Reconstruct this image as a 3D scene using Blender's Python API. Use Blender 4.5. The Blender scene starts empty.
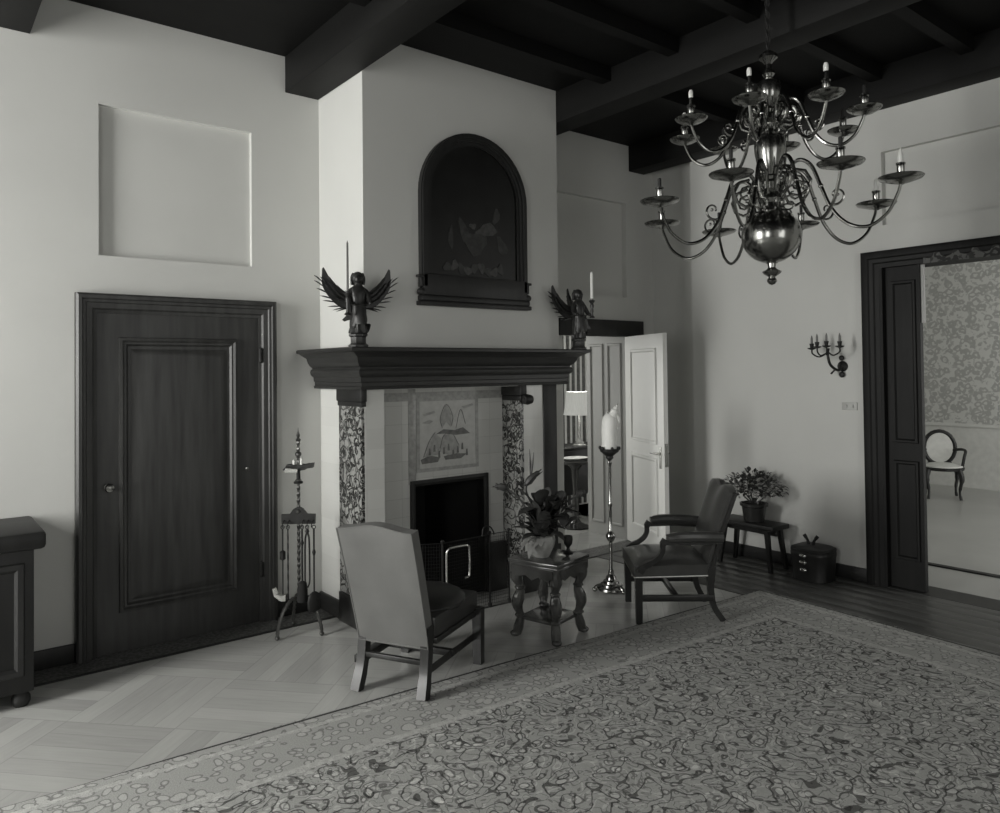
import bpy, bmesh, math, random
from mathutils import Vector, Matrix
random.seed(11)
SC = bpy.context.scene
COL = SC.collection
PI = math.pi
V = Vector
def R(d): return math.radians(d)

# ---------------------------------------------------------------- materials
MATS = {}
def col(v): return (v, v * 1.004, v * 0.965, 1)
class NT:
    def __init__(s, name):
        s.m = bpy.data.materials.new(name); s.m.use_nodes = True
        s.t = s.m.node_tree; s.n = s.t.nodes; s.l = s.t.links
        s.b = s.n['Principled BSDF']
    def node(s, typ, **kw):
        n = s.n.new(typ)
        for k, v in kw.items():
            if k in n.inputs.keys(): s.set(n.inputs[k], v)
            else: setattr(n, k, v)
        return n
    def set(s, inp, v):
        if hasattr(v, 'is_linked') or isinstance(v, bpy.types.NodeSocket): s.l.new(v, inp)
        else: inp.default_value = v
    def math(s, op, a, b=0.0, c=None):
        n = s.n.new('ShaderNodeMath'); n.operation = op
        s.set(n.inputs[0], a); s.set(n.inputs[1], b)
        if c is not None: s.set(n.inputs[2], c)
        return n.outputs[0]
    def coord(s, which='Object'):
        return s.n.new('ShaderNodeTexCoord').outputs[which]
    def vmath(s, op, a, b):
        n = s.n.new('ShaderNodeVectorMath'); n.operation = op
        s.set(n.inputs[0], a); s.set(n.inputs[1], b); return n.outputs[0]
    def mapping(s, vec, scale=(1, 1, 1), rot=(0, 0, 0), loc=(0, 0, 0)):
        n = s.n.new('ShaderNodeMapping'); s.l.new(vec, n.inputs['Vector'])
        n.inputs['Scale'].default_value = scale; n.inputs['Rotation'].default_value = rot; n.inputs['Location'].default_value = loc
        return n.outputs[0]
    def noise(s, vec, scale, detail=3, dist=0.0, out=0):
        n = s.n.new('ShaderNodeTexNoise'); s.l.new(vec, n.inputs['Vector'])
        n.inputs['Scale'].default_value = scale; n.inputs['Detail'].default_value = detail; n.inputs['Distortion'].default_value = dist
        return n.outputs[out]
    def voro(s, vec, scale, feature='F1', out='Distance', rnd=1.0):
        n = s.n.new('ShaderNodeTexVoronoi'); n.feature = feature; s.l.new(vec, n.inputs['Vector'])
        n.inputs['Scale'].default_value = scale
        n.inputs['Randomness'].default_value = rnd
        return n.outputs[out]
    def ramp(s, fac, stops):
        n = s.n.new('ShaderNodeValToRGB'); s.l.new(fac, n.inputs[0])
        e = n.color_ramp.elements
        while len(e) < len(stops): e.new(0.5)
        for q, (p, v) in zip(e, stops): q.position = p; q.color = col(v)
        return n.outputs[0]
    def mix(s, f, a, b):
        n = s.n.new('ShaderNodeMix'); n.data_type = 'RGBA'
        s.set(n.inputs[0], f); s.set(n.inputs[6], a); s.set(n.inputs[7], b)
        return n.outputs[2]
    def grey(s, val):   # scalar -> toned colour
        n = s.n.new('ShaderNodeCombineColor')
        s.l.new(val, n.inputs[0]); s.l.new(s.math('MULTIPLY', val, 1.004), n.inputs[1]); s.l.new(s.math('MULTIPLY', val, .965), n.inputs[2])
        return n.outputs[0]
    def sep(s, vec):
        n = s.n.new('ShaderNodeSeparateXYZ'); s.l.new(vec, n.inputs[0]); return n.outputs
    def comb(s, x, y, z=0.0):
        n = s.n.new('ShaderNodeCombineXYZ'); s.set(n.inputs[0], x); s.set(n.inputs[1], y); s.set(n.inputs[2], z); return n.outputs[0]
    def base(s, c): s.set(s.b.inputs['Base Color'], c)
    def bump(s, h, strength=.3, dist=.01):
        n = s.n.new('ShaderNodeBump'); s.l.new(h, n.inputs['Height']); n.inputs['Strength'].default_value = strength; n.inputs['Distance'].default_value = dist
        s.l.new(n.outputs[0], s.b.inputs['Normal'])

def M(name, v, rough=.5, metal=0.0, var=.12, scale=6.0, bump=0.0, bscale=None, stretch=(1, 1, 1), coat=0.0, spec=.5):
    t = NT(name)
    c = t.mapping(t.coord(), scale=stretch)
    t.base(t.ramp(t.noise(c, scale, 4), [(.25, v * (1 - var)), (.75, v * (1 + var))]))
    t.b.inputs['Roughness'].default_value = rough; t.b.inputs['Metallic'].default_value = metal
    t.b.inputs['Specular IOR Level'].default_value = spec
    if coat: t.b.inputs['Coat Weight'].default_value = coat; t.b.inputs['Coat Roughness'].default_value = .15
    if bump: t.bump(t.noise(c, bscale or scale * 6, 3), bump, .004)
    MATS[name] = t.m
    return t.m

M('plaster', .60, .9, var=.035, scale=1.6, bump=.05, bscale=60)
M('white_paint', .72, .45, var=.02, scale=2)
M('grey_paint', .38, .5, var=.03, scale=2)
M('door_wood', .034, .42, var=.45, scale=5, stretch=(5, 5, .45), spec=.45)
M('portal_wood', .010, .55, var=.4, scale=5, stretch=(5, 5, .45), spec=.25)
M('black_wood', .012, .5, var=.35, scale=5, stretch=(4, 4, .6))
M('mantel_wood', .026, .42, var=.3, scale=6, stretch=(1, 1, 6))
M('beam_wood', .008, .65, var=.3, scale=3, stretch=(3, .4, 3), spec=.2)
M('ceiling_wood', .005, .65, var=.3, scale=3, stretch=(.4, 4, 1), spec=.2)
M('chair_wood', .018, .35, var=.3, scale=12, stretch=(2, 2, .6))
M('table_wood', .045, .16, var=.3, scale=12, coat=.6)
M('brass', .30, .2, 1.0, var=.15, scale=9)
M('bright_brass', .62, .25, 1.0, var=.1, scale=9)
M('falloff_boards', .10, .3, var=.35, scale=4, stretch=(6, .5, 1))  # dark tone stands in for daylight fading towards the right wall
M('iron', .02, .5, .1, var=.3, scale=25, spec=.35)
M('twisted_iron', .12, .32, .8, var=.3, scale=25)
M('bronze', .03, .38, .35, var=.4, scale=30)
M('carved_wood', .022, .4, var=.5, scale=40)
M('candle_wax', .78, .5, var=.04, scale=20)
M('dark_wax', .16, .5, var=.1, scale=20)
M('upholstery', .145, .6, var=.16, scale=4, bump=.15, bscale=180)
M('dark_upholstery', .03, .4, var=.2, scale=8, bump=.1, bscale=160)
M('leather', .05, .30, var=.18, scale=9, bump=.12, bscale=120)
M('nail', .4, .3, 1.0)
M('soot', .012, .9)
M('black_stone', .02, .35, var=.3)
M('leaf', .035, .45, var=.4, scale=20)
M('pale_leaf', .16, .45, var=.3, scale=20)
M('flower_dark', .03, .5, var=.3, scale=30)
M('flower_pale', .30, .6, var=.25, scale=60)
M('ceramic', .30, .2, var=.35, scale=18)
M('dark_pot', .03, .25, var=.3, scale=8)
M('plate', .48, .5, var=.05)
M('grey_floor', .42, .35, var=.08, scale=2)
M('rug_fringe', .36, .9, var=.35, scale=50)
M('linen', .70, .8, var=.08, scale=14)
M('book_white', .7, .4, var=.03)

def glass_mat(name, v=.9, rough=.02):
    t = NT(name); t.b.inputs['Base Color'].default_value = col(v); t.b.inputs['Roughness'].default_value = rough
    t.b.inputs['Transmission Weight'].default_value = 1.0; t.b.inputs['IOR'].default_value = 1.45; MATS[name] = t.m
glass_mat('bulb_glass')
def emit_mat(name, v, s):
    t = NT(name); t.base(col(v)); t.b.inputs['Emission Color'].default_value = col(1); t.b.inputs['Emission Strength'].default_value = s; MATS[name] = t.m
t = NT('lamp_shade')
t.base(t.ramp(t.noise(t.mapping(t.coord(), scale=(30, 30, 1)), 4), [(.3, .62), (.7, .72)])); t.b.inputs['Roughness'].default_value = .8
t.b.inputs['Emission Color'].default_value = col(1); t.b.inputs['Emission Strength'].default_value = .16
MATS['lamp_shade'] = t.m

# parquet: square panels laid on the diagonal, strips turning a quarter from panel to panel
t = NT('parquet')
p = t.sep(t.mapping(t.coord(), rot=(0, 0, R(-43)), loc=(.11, .2, 0)))
S = .56
cu = t.math('FLOOR', t.math('DIVIDE', p[0], S)); cv = t.math('FLOOR', t.math('DIVIDE', p[1], S))
chk = t.math('MODULO', t.math('ABSOLUTE', t.math('ADD', cu, cv)), 2.0)
inv = t.math('SUBTRACT', 1.0, chk)
run = t.math('ADD', t.math('MULTIPLY', p[0], chk), t.math('MULTIPLY', p[1], inv))
alo = t.math('ADD', t.math('MULTIPLY', p[1], chk), t.math('MULTIPLY', p[0], inv))
st = t.math('FLOOR', t.math('DIVIDE', run, .112))
fr = t.math('FRACT', t.math('DIVIDE', run, .112))
wn = t.node('ShaderNodeTexWhiteNoise'); t.l.new(t.comb(cu, cv, st), wn.inputs['Vector'])
tone = t.math('ADD', t.math('MULTIPLY', wn.outputs[0], .12), .395)
wn2 = t.math('GREATER_THAN', wn.outputs[0], .86)
tone = t.math('SUBTRACT', tone, t.math('MULTIPLY', wn2, .08))
grain = t.noise(t.comb(t.math('MULTIPLY', run, 60.0), t.math('MULTIPLY', alo, 5.0), st), 1.0, 3)
tone = t.math('ADD', tone, t.math('MULTIPLY', t.math('SUBTRACT', grain, .5), .09))
fu = t.math('FRACT', t.math('DIVIDE', p[0], S)); fv = t.math('FRACT', t.math('DIVIDE', p[1], S))
def near0(x, w): return t.math('LESS_THAN', t.math('SUBTRACT', .5, t.math('ABSOLUTE', t.math('SUBTRACT', x, .5))), w)
joint = t.math('MAXIMUM', near0(fr, .02), t.math('MAXIMUM', near0(fu, .006), near0(fv, .006)))
tone = t.math('MULTIPLY', tone, t.math('SUBTRACT', 1.0, t.math('MULTIPLY', joint, .16)))
big = t.noise(t.coord(), .9, 3)
tone = t.math('MULTIPLY', tone, t.math('ADD', .8, t.math('MULTIPLY', big, .4)))
t.base(t.grey(tone)); t.b.inputs['Roughness'].default_value = .24
MATS['parquet'] = t.m

# rug: all-over scrolling tendrils, blossoms and leaves, with narrow guard stripes
RL, RW = 4.9, 3.9          # rug length (x) and width (y)
t = NT('rug_pile')
c = t.coord(); p = t.sep(c)
w1 = t.noise(c, 5.0, 2, 0, 1); wv = t.vmath('SCALE', t.vmath('SUBTRACT', w1, (.5, .5, .5)), (0, 0, 0))
n = t.n.new('ShaderNodeVectorMath'); n.operation = 'SCALE'; t.l.new(t.vmath('SUBTRACT', w1, (.5, .5, .5)), n.inputs[0]); n.inputs['Scale'].default_value = .12
wc = t.vmath('ADD', c, n.outputs[0])
def contour(vec, sc, k, w, det=1.0):     # thin curling lines where a smooth noise crosses evenly spaced levels
    f = t.math('FRACT', t.math('MULTIPLY', t.noise(vec, sc, det), k)); return t.math('LESS_THAN', t.math('ABSOLUTE', t.math('SUBTRACT', f, .5)), w)
tend = contour(wc, 7.0, 6.0, .075); tend2 = contour(wc, 17.0, 5.0, .09)
v3 = t.voro(wc, 13.0, 'F1'); ros = t.math('LESS_THAN', v3, .22); rosr = t.math('LESS_THAN', t.math('ABSOLUTE', t.math('SUBTRACT', v3, .28)), .05)
v4 = t.voro(t.mapping(wc, scale=(1, 2.2, 1), rot=(0, 0, .6)), 13, 'F1'); leaf = t.math('LESS_THAN', v4, .25)
v5 = t.voro(t.mapping(wc, scale=(2.2, 1, 1), rot=(0, 0, -.5), loc=(3, 1, 0)), 13, 'F1'); dleaf = t.math('LESS_THAN', v5, .22)
lt = contour(t.mapping(wc, loc=(5, 2, 0)), 6.0, 5.0, .055)
tone = t.math('ADD', .36, t.math('MULTIPLY', t.noise(c, 26, 3), .10))
tone = t.math('ADD', tone, t.math('MULTIPLY', leaf, .12))
tone = t.math('ADD', tone, t.math('MULTIPLY', lt, .12))
tone = t.math('ADD', tone, t.math('MULTIPLY', ros, .14))
tone = t.math('MULTIPLY', tone, t.math('SUBTRACT', 1.0, t.math('MULTIPLY', dleaf, .35)))
tone = t.math('MULTIPLY', tone, t.math('SUBTRACT', 1.0, t.math('MULTIPLY', rosr, .5)))
tone = t.math('MULTIPLY', tone, t.math('SUBTRACT', 1.0, t.math('MULTIPLY', tend, .68)))
tone = t.math('MULTIPLY', tone, t.math('SUBTRACT', 1.0, t.math('MULTIPLY', tend2, .45)))
# border
dx = t.math('SUBTRACT', RL / 2, t.math('ABSOLUTE', t.math('ADD', p[0], RL / 2))); dy = t.math('SUBTRACT', RW / 2, t.math('ABSOLUTE', t.math('ADD', p[1], RW / 2)))
d = t.math('MINIMUM', dx, dy)
bv = t.voro(wc, 20.0, 'F1'); bt = t.math('ADD', .40, t.math('MULTIPLY', t.math('LESS_THAN', bv, .36), .09))
bt = t.math('MULTIPLY', bt, t.math('SUBTRACT', 1.0, t.math('MULTIPLY', t.math('LESS_THAN', t.math('ABSOLUTE', t.math('SUBTRACT', bv, .46)), .05), .4)))
isb = t.math('LESS_THAN', d, .42)
tone = t.math('ADD', t.math('MULTIPLY', tone, t.math('SUBTRACT', 1.0, isb)), t.math('MULTIPLY', bt, isb))
for pos, wd, val in ((.42, .02, .48), (.09, .015, .48), (.008, .008, .06)):
    g = t.math('LESS_THAN', t.math('ABSOLUTE', t.math('SUBTRACT', d, pos)), wd)
    sp = t.math('ADD', val, t.math('MULTIPLY', t.math('SUBTRACT', t.noise(c, 40, 2), .5), val * .9))
    tone = t.math('ADD', t.math('MULTIPLY', tone, t.math('SUBTRACT', 1.0, g)), t.math('MULTIPLY', sp, g))
pile = t.noise(c, 160, 2)
tone = t.math('MULTIPLY', tone, t.math('ADD', .72, t.math('MULTIPLY', pile, .56)))
t.base(t.grey(tone)); t.b.inputs['Roughness'].default_value = .95; t.b.inputs['Specular IOR Level'].default_value = .15
t.bump(pile, .4, .006)
MATS['rug_pile'] = t.m

# blue-and-white style floral tiles, here in grey
t = NT('floral_tile')
c = t.coord()
n = t.n.new('ShaderNodeVectorMath'); n.operation = 'SCALE'; t.l.new(t.vmath('SUBTRACT', t.noise(c, 14, 2, 0, 1), (.5, .5, .5)), n.inputs[0]); n.inputs['Scale'].default_value = .07
wc = t.vmath('ADD', c, n.outputs[0])
a = t.voro(wc, 12, 'F1'); b_ = t.voro(wc, 30, 'F1'); e = t.voro(wc, 11, 'DISTANCE_TO_EDGE')
blos = t.math('MULTIPLY', t.math('LESS_THAN', a, .42), t.math('LESS_THAN', b_, .52))
ring = t.math('LESS_THAN', t.math('ABSOLUTE', t.math('SUBTRACT', a, .52)), .05)
sten = t.math('LESS_THAN', e, .05)
dark = t.math('MAXIMUM', blos, t.math('MAXIMUM', ring, t.math('MULTIPLY', sten, .8)))
tone = t.math('SUBTRACT', .30, t.math('MULTIPLY', dark, .27))
tone = t.math('SUBTRACT', tone, t.math('MULTIPLY', t.math('GREATER_THAN', t.noise(wc, 26, 2), .57), .14))
t.base(t.grey(t.math('MAXIMUM', tone, .02))); t.b.inputs['Roughness'].default_value = .22
MATS['floral_tile'] = t.m

def tile_mat(name, v, sz, rough=.22, plane='xz', jw=.22):
    t = NT(name); q = t.sep(t.coord())
    a, b = (q[0], q[2]) if plane == 'xz' else (q[1], q[2])
    fa = t.math('FRACT', t.math('DIVIDE', a, sz)); fb = t.math('FRACT', t.math('DIVIDE', b, sz))
    def n0(x): return t.math('LESS_THAN', t.math('SUBTRACT', .5, t.math('ABSOLUTE', t.math('SUBTRACT', x, .5))), .012)
    j = t.math('MAXIMUM', n0(fa), n0(fb))
    wn = t.node('ShaderNodeTexWhiteNoise'); t.l.new(t.comb(t.math('FLOOR', t.math('DIVIDE', a, sz)), t.math('FLOOR', t.math('DIVIDE', b, sz))), wn.inputs['Vector'])
    tone = t.math('ADD', v, t.math('MULTIPLY', t.math('SUBTRACT', wn.outputs[0], .5), v * .10))
    tone = t.math('MULTIPLY', tone, t.math('SUBTRACT', 1.0, t.math('MULTIPLY', j, jw)))
    t.base(t.grey(tone)); t.b.inputs['Roughness'].default_value = rough; MATS[name] = t.m
tile_mat('plain_tile', .56, .128)
tile_mat('white_tile', .64, .128, .25, 'xz', .05)
# stone border of little mottled slabs round the parquet
t = NT('border_stone')
c = t.coord(); q = t.sep(c)
tone = t.ramp(t.noise(c, 55, 4), [(.35, .03), (.62, .17)])
t.base(tone); t.b.inputs['Roughness'].default_value = .4; MATS['border_stone'] = t.m
# wallpaper / printed cloth in the far room
def floral_paper(name, lo, hi, sc):
    t = NT(name); c = t.coord()
    n = t.n.new('ShaderNodeVectorMath'); n.operation = 'SCALE'; t.l.new(t.vmath('SUBTRACT', t.noise(c, sc * .8, 2, 0, 1), (.5, .5, .5)), n.inputs[0]); n.inputs['Scale'].default_value = 1.2 / sc
    wc = t.vmath('ADD', c, n.outputs[0])
    a = t.voro(wc, sc, 'F1'); m = t.math('LESS_THAN', t.math('ABSOLUTE', t.math('SUBTRACT', a, .4)), .13)
    m2 = t.math('GREATER_THAN', t.noise(wc, sc * 1.7, 3), .56)
    tone = t.math('SUBTRACT', hi, t.math('MULTIPLY', t.math('MAXIMUM', m, t.math('MULTIPLY', m2, .8)), hi - lo))
    t.base(t.grey(tone)); t.b.inputs['Roughness'].default_value = .85; MATS[name] = t.m
floral_paper('wallpaper', .44, .66, 11.0)
floral_paper('dark_brocade', .03, .12, 14.0)
# old dark panel picture: plain blotchy ground
t = NT('picture_ground')
t.base(t.ramp(t.noise(t.coord(), 7, 5), [(.3, .006), (.62, .011), (.85, .02)])); t.b.inputs['Roughness'].default_value = .35; MATS['picture_ground'] = t.m
M('picture_figure', .028, .5, var=.6, scale=25)
M('picture_light', .045, .5, var=.5, scale=30)
M('ink_dark', .13, .3, var=.4, scale=30)
M('ink_mid', .32, .3, var=.25, scale=30)
M('ink_light', .46, .3, var=.12, scale=30)
M('ink_sky', .46, .3, var=.12, scale=18)

# ---------------------------------------------------------------- mesh helpers
def spline(pts, n=6):
    pts = [V(p) for p in pts]; out = []
    P = [pts[0] * 2 - pts[1]] + pts + [pts[-1] * 2 - pts[-2]]
    for i in range(1, len(P) - 2):
        for k in range(n):
            u = k / n; a, b, c, d = P[i - 1], P[i], P[i + 1], P[i + 2]
            out.append(.5 * ((2 * b) + (c - a) * u + (2 * a - 5 * b + 4 * c - d) * u * u + (3 * b - a - 3 * c + d) * u ** 3))
    out.append(pts[-1]); return out

class MB:
    def __init__(s): s.bm = bmesh.new(); s.mi = 0
    def _f(s, vs):
        try:
            f = s.bm.faces.new(vs); f.material_index = s.mi; return f
        except ValueError: return None
    def box(s, c, sz, rot=None, bev=0.0):
        g = bmesh.ops.create_cube(s.bm, size=1.0)
        vs = g['verts']
        bmesh.ops.scale(s.bm, vec=sz, verts=vs)
        fs = list({f for v in vs for f in v.link_faces})
        for f in fs: f.material_index = s.mi
        m = Matrix.Translation(c) @ (rot.to_4x4() if rot is not None else Matrix.Identity(4))
        bmesh.ops.transform(s.bm, matrix=m, verts=vs)
        if bev:
            es = list({e for v in vs for e in v.link_edges})
            bmesh.ops.bevel(s.bm, geom=es, offset=bev, segments=2, profile=.5, affect='EDGES')
        return s
    def b2(s, a, b, bev=0.0):      # box from two corners
        a, b = V(a), V(b)
        return s.box((a + b) / 2, [abs(q) for q in (b - a)], None, bev)
    def rings(s, rings, cap=True, close=True):
        vr = [[s.bm.verts.new(p) for p in r] for r in rings]
        n = len(vr[0])
        for a, b in zip(vr, vr[1:]):
            for i in range(n if close else n - 1):
                j = (i + 1) % n
                s._f((a[i], a[j], b[j], b[i]))
        if cap:
            s._f(list(reversed(vr[0]))); s._f(vr[-1])
        return s
    def lathe(s, prof, c=(0, 0, 0), n=24, mat=None, cap=True, flat=None):
        rr = []
        for r, z in prof:
            r = max(r, 1e-4); ring = []
            for i in range(n):
                a = 2 * PI * i / n; k = flat(a, z) if flat else 1.0
                p = V((r * k * math.cos(a), r * k * math.sin(a), z))
                ring.append((mat @ p if mat is not None else p) + V(c))
            rr.append(ring)
        return s.rings(rr, cap)
    def tube(s, pts, r, n=8, cap=True, sq=False, tw=0.0):
        pts = [V(p) for p in pts]; k = len(pts)
        rad = r if isinstance(r, (list, tuple)) else [r] * k
        if len(rad) != k: rad = [rad[0] + (rad[-1] - rad[0]) * i / (k - 1) for i in range(k)] if len(rad) == 2 else [rad[min(int(i * len(rad) / k), len(rad) - 1)] for i in range(k)]
        t0 = (pts[1] - pts[0]).normalized()
        up = V((0, 0, 1)) if abs(t0.z) < .9 else V((1, 0, 0))
        nx = t0.cross(up).normalized(); rr = []
        for i in range(k):
            t = (pts[min(i + 1, k - 1)] - pts[max(i - 1, 0)]).normalized()
            nx = (nx - t * nx.dot(t)).normalized(); by = t.cross(nx)
            a0 = PI / 4 if sq else 0
            rr.append([pts[i] + (nx * math.cos(a0 + tw * i + 2 * PI * j / n) + by * math.sin(a0 + tw * i + 2 * PI * j / n)) * rad[i] for j in range(n)])
        return s.rings(rr, cap)
    def ball(s, c, r, sc=(1, 1, 1), n=14):
        m = Matrix.Diagonal((r * sc[0], r * sc[1], r * sc[2], 1))
        g = bmesh.ops.create_uvsphere(s.bm, u_segments=n, v_segments=max(6, n * 2 // 3), radius=1.0, matrix=Matrix.Translation(c) @ m)
        for f in {f for v in g['verts'] for f in v.link_faces}: f.material_index = s.mi
        return s
    def prism(s, poly, fn0, fn1):   # polygon given as 2-D points and two maps to 3-D
        a = [s.bm.verts.new(fn0(*p)) for p in poly]; b = [s.bm.verts.new(fn1(*p)) for p in poly]
        n = len(poly)
        s._f(list(reversed(a))); s._f(b)
        for i in range(n): s._f((a[i], a[(i + 1) % n], b[(i + 1) % n], b[i]))
        return s
    def quad(s, *ps): s._f([s.bm.verts.new(p) for p in ps]); return s
    def leaf(s, base, d, L, W, bend=.4, fold=.15, n=5):
        d = V(d).normalized(); side = d.cross(V((0, 0, 1)))
        if side.length < .05: side = V((1, 0, 0))
        side.normalize(); up = side.cross(d).normalized()
        rows = []
        for i in range(n + 1):
            u = i / n; w = W * (math.sin(PI * min(1, u * .93 + .05)) ** .8) / 2
            ctr = V(base) + d * (L * u * (1 - .25 * bend * u)) - V((0, 0, 1)) * (bend * L * u * u) 
            rows.append((s.bm.verts.new(ctr - side * w + up * w * fold * 2), s.bm.verts.new(ctr), s.bm.verts.new(ctr + side * w + up * w * fold * 2)))
        for a, b in zip(rows, rows[1:]):
            s._f((a[0], a[1], b[1], b[0])); s._f((a[1], a[2], b[2], b[1]))
        return s
    def build(s, name, mat, parent=None, smooth=35, xf=None, weld=True):
        if xf is not None: bmesh.ops.transform(s.bm, matrix=xf, verts=s.bm.verts)
        if weld: bmesh.ops.remove_doubles(s.bm, verts=s.bm.verts, dist=1e-5)
        bmesh.ops.recalc_face_normals(s.bm, faces=s.bm.faces)
        me = bpy.data.meshes.new(name); s.bm.to_mesh(me); s.bm.free()
        for m in (mat if isinstance(mat, (list, tuple)) else [mat]): me.materials.append(MATS[m])
        if smooth:
            me.shade_smooth(); me.set_sharp_from_angle(angle=R(smooth))
        o = bpy.data.objects.new(name, me); COL.objects.link(o)
        if parent is not None: o.parent = parent
        return o

def thing(name, label, cat, loc=(0, 0, 0), rz=0.0, group=None):
    o = bpy.data.objects.new(name, None); COL.objects.link(o); o.empty_display_size = .1
    o.location = loc; o.rotation_euler = (0, 0, rz); o['label'] = label; o['category'] = cat
    if group: o['group'] = group
    return o
def tag(o, label, cat, group=None, kind=None):
    o['label'] = label; o['category'] = cat
    if group: o['group'] = group
    if kind: o['kind'] = kind
    return o
def struct(o, label=None):
    o['kind'] = 'structure'
    if label: o['label'] = label
    return o
def part_label(o, s): o['label'] = s; return o
def W(o, loc=(0, 0, 0), rz=0.0):   # child built in room coordinates: undo its parent's placement
    o.matrix_parent_inverse = (Matrix.Translation(loc) @ Matrix.Rotation(rz, 4, 'Z')).inverted(); return o
def copy_tree(o, parent=None):
    c = o.copy(); COL.objects.link(c)
    if parent is not None: c.parent = parent
    for ch in list(o.children): copy_tree(ch, c)
    return c
def skin(verts, edges, radii, sub=2, root=0):
    me = bpy.data.meshes.new('tmp'); me.from_pydata([V(v) for v in verts], edges, [])
    o = bpy.data.objects.new('tmp', me); COL.objects.link(o)
    sm = o.modifiers.new('s', 'SKIN'); sm.use_smooth_shade = True
    if not me.skin_vertices: me.skin_vertices.new(name='')
    for i, r in enumerate(radii):
        d = me.skin_vertices[0].data[i]; d.radius = (r, r) if not isinstance(r, tuple) else r; d.use_root = (i == root)
    ss = o.modifiers.new('u', 'SUBSURF'); ss.levels = sub; ss.render_levels = sub
    dg = bpy.context.evaluated_depsgraph_get(); ev = o.evaluated_get(dg)
    out = bpy.data.meshes.new_from_object(ev); bpy.data.objects.remove(o); bpy.data.meshes.remove(me)
    return out
def mobj(name, me, mat, parent):
    me.materials.clear(); me.materials.append(MATS[mat]); me.shade_smooth()
    o = bpy.data.objects.new(name, me); COL.objects.link(o); o.parent = parent; return o

# ---------------------------------------------------------------- the room
YB, XR, XL, YR, HC = 4.93, 5.75, -2.7, -2.6, 3.825
def wall(name, fn, U, Vv, holes, T, mat='plaster', back=True):
    """flat wall; fn(u,v,d) maps along / up / into the wall; holes (u0,u1,v0,v1,depth or None for through)"""
    us = sorted({*U, *[h[0] for h in holes], *[h[1] for h in holes]}); vs = sorted({*Vv, *[h[2] for h in holes], *[h[3] for h in holes]})
    m = MB()
    for a, b in zip(us, us[1:]):
        for c, d in zip(vs, vs[1:]):
            um, vm = (a + b) / 2, (c + d) / 2
            h = next((h for h in holes if h[0] < um < h[1] and h[2] < vm < h[3]), None)
            if h is None: m.quad(fn(a, c, 0), fn(b, c, 0), fn(b, d, 0), fn(a, d, 0))
            elif h[4]: m.quad(fn(a, c, h[4]), fn(b, c, h[4]), fn(b, d, h[4]), fn(a, d, h[4]))
            if back and (h is None or h[4]): m.quad(fn(a, c, T), fn(a, d, T), fn(b, d, T), fn(b, c, T))
    for h in holes:
        D = h[4] or T
        u0, u1, v0, v1 = h[:4]
        m.quad(fn(u0, v0, 0), fn(u0, v1, 0), fn(u0, v1, D), fn(u0, v0, D)); m.quad(fn(u1, v0, 0), fn(u1, v0, D), fn(u1, v1, D), fn(u1, v1, 0))
        m.quad(fn(u0, v1, 0), fn(u1, v1, 0), fn(u1, v1, D), fn(u0, v1, D))
        if v0 > Vv[0] + .001: m.quad(fn(u0, v0, 0), fn(u0, v0, D), fn(u1, v0, D), fn(u1, v0, 0))
    for (a, b) in ((U[0], U[0]), (U[1], U[1])): m.quad(fn(a, Vv[0], 0), fn(a, Vv[1], 0), fn(a, Vv[1], T), fn(a, Vv[0], T))
    return struct(m.build(name, mat, smooth=0))

fb = lambda u, v, d: (u, YB + d, v)
wall('wall_back', fb, (XL, 5.99), (0, HC), [(.89, 1.805, 2.355, 3.255, .036), (4.55, 5.483, 2.34, 3.255, .055), (4.62, 5.46, 0, 1.985, None), (2.72, 3.46, 0, .92, None)], .52)
fr_ = lambda u, v, d: (XR + d, u, v)
wall('wall_right', fr_, (YR, 4.367), (0, HC), [(1.42, 2.70, 0, 2.44, None), (1.45, 2.616, 2.705, 3.258, .05)], .24)
wall('wall_right_corner', lambda u, v, d: (5.873 + d, u, v), (4.367, YB), (0, HC), [], .117, back=True)
WIN = [(3.2, 4.5, .75, 3.35), (-.6, .9, .75, 3.35)]
wall('wall_left', lambda u, v, d: (XL - d, u, v), (YR, YB), (0, HC), [(a, b, c, d, None) for a, b, c, d in WIN], .3)
wall('wall_rear', lambda u, v, d: (u, YR - d, v), (XL, XR), (0, HC), [(.9, 3.1, .75, 3.35, None)], .3)
struct(MB().b2((XL - .3, YR - .3, -.15), (5.99, 5.45, 0)).build('floor', 'parquet'))
m = MB().b2((XL - .3, YR - .3, HC), (6.0, 5.45, HC + .15))
for k in range(13):   # floor boards of the storey above, each carried by a small joist
    y = -2.3 + k * .6
    if abs(y - 4.6) < .5: continue
    m.b2((XL, y, HC - .10), (XR, y + .085, HC + .01))
struct(m.build('ceiling', 'ceiling_wood'))
for k, (a, b) in enumerate(((-2.7, -2.5), (-1.45, -1.21), (.30, .545), (2.04, 2.285), (3.978, 4.20), (5.53, 5.75))):
    y1 = YB
    struct(MB().b2((a, YR, 3.575), (b, y1, HC), .006).build('trim_%d' % (k + 1), 'beam_wood'))
# mottled stone band round the parquet with a dark line along it
m = MB().b2((XL, 4.70, 0), (5.75, YB, .003)); struct(m.build('trim_7', 'border_stone'))
struct(MB().b2((XL, 4.675, 0), (5.34, 4.70, .005)).build('trim_8', 'black_wood'))
m = MB()  # boards added over the parquet, with the light fall-off put into their colour
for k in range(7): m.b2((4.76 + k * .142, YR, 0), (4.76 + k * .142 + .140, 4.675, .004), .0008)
struct(m.build('trim_9', 'falloff_boards'), 'floor boards along the right wall, darkened for the light fall-off')

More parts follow.
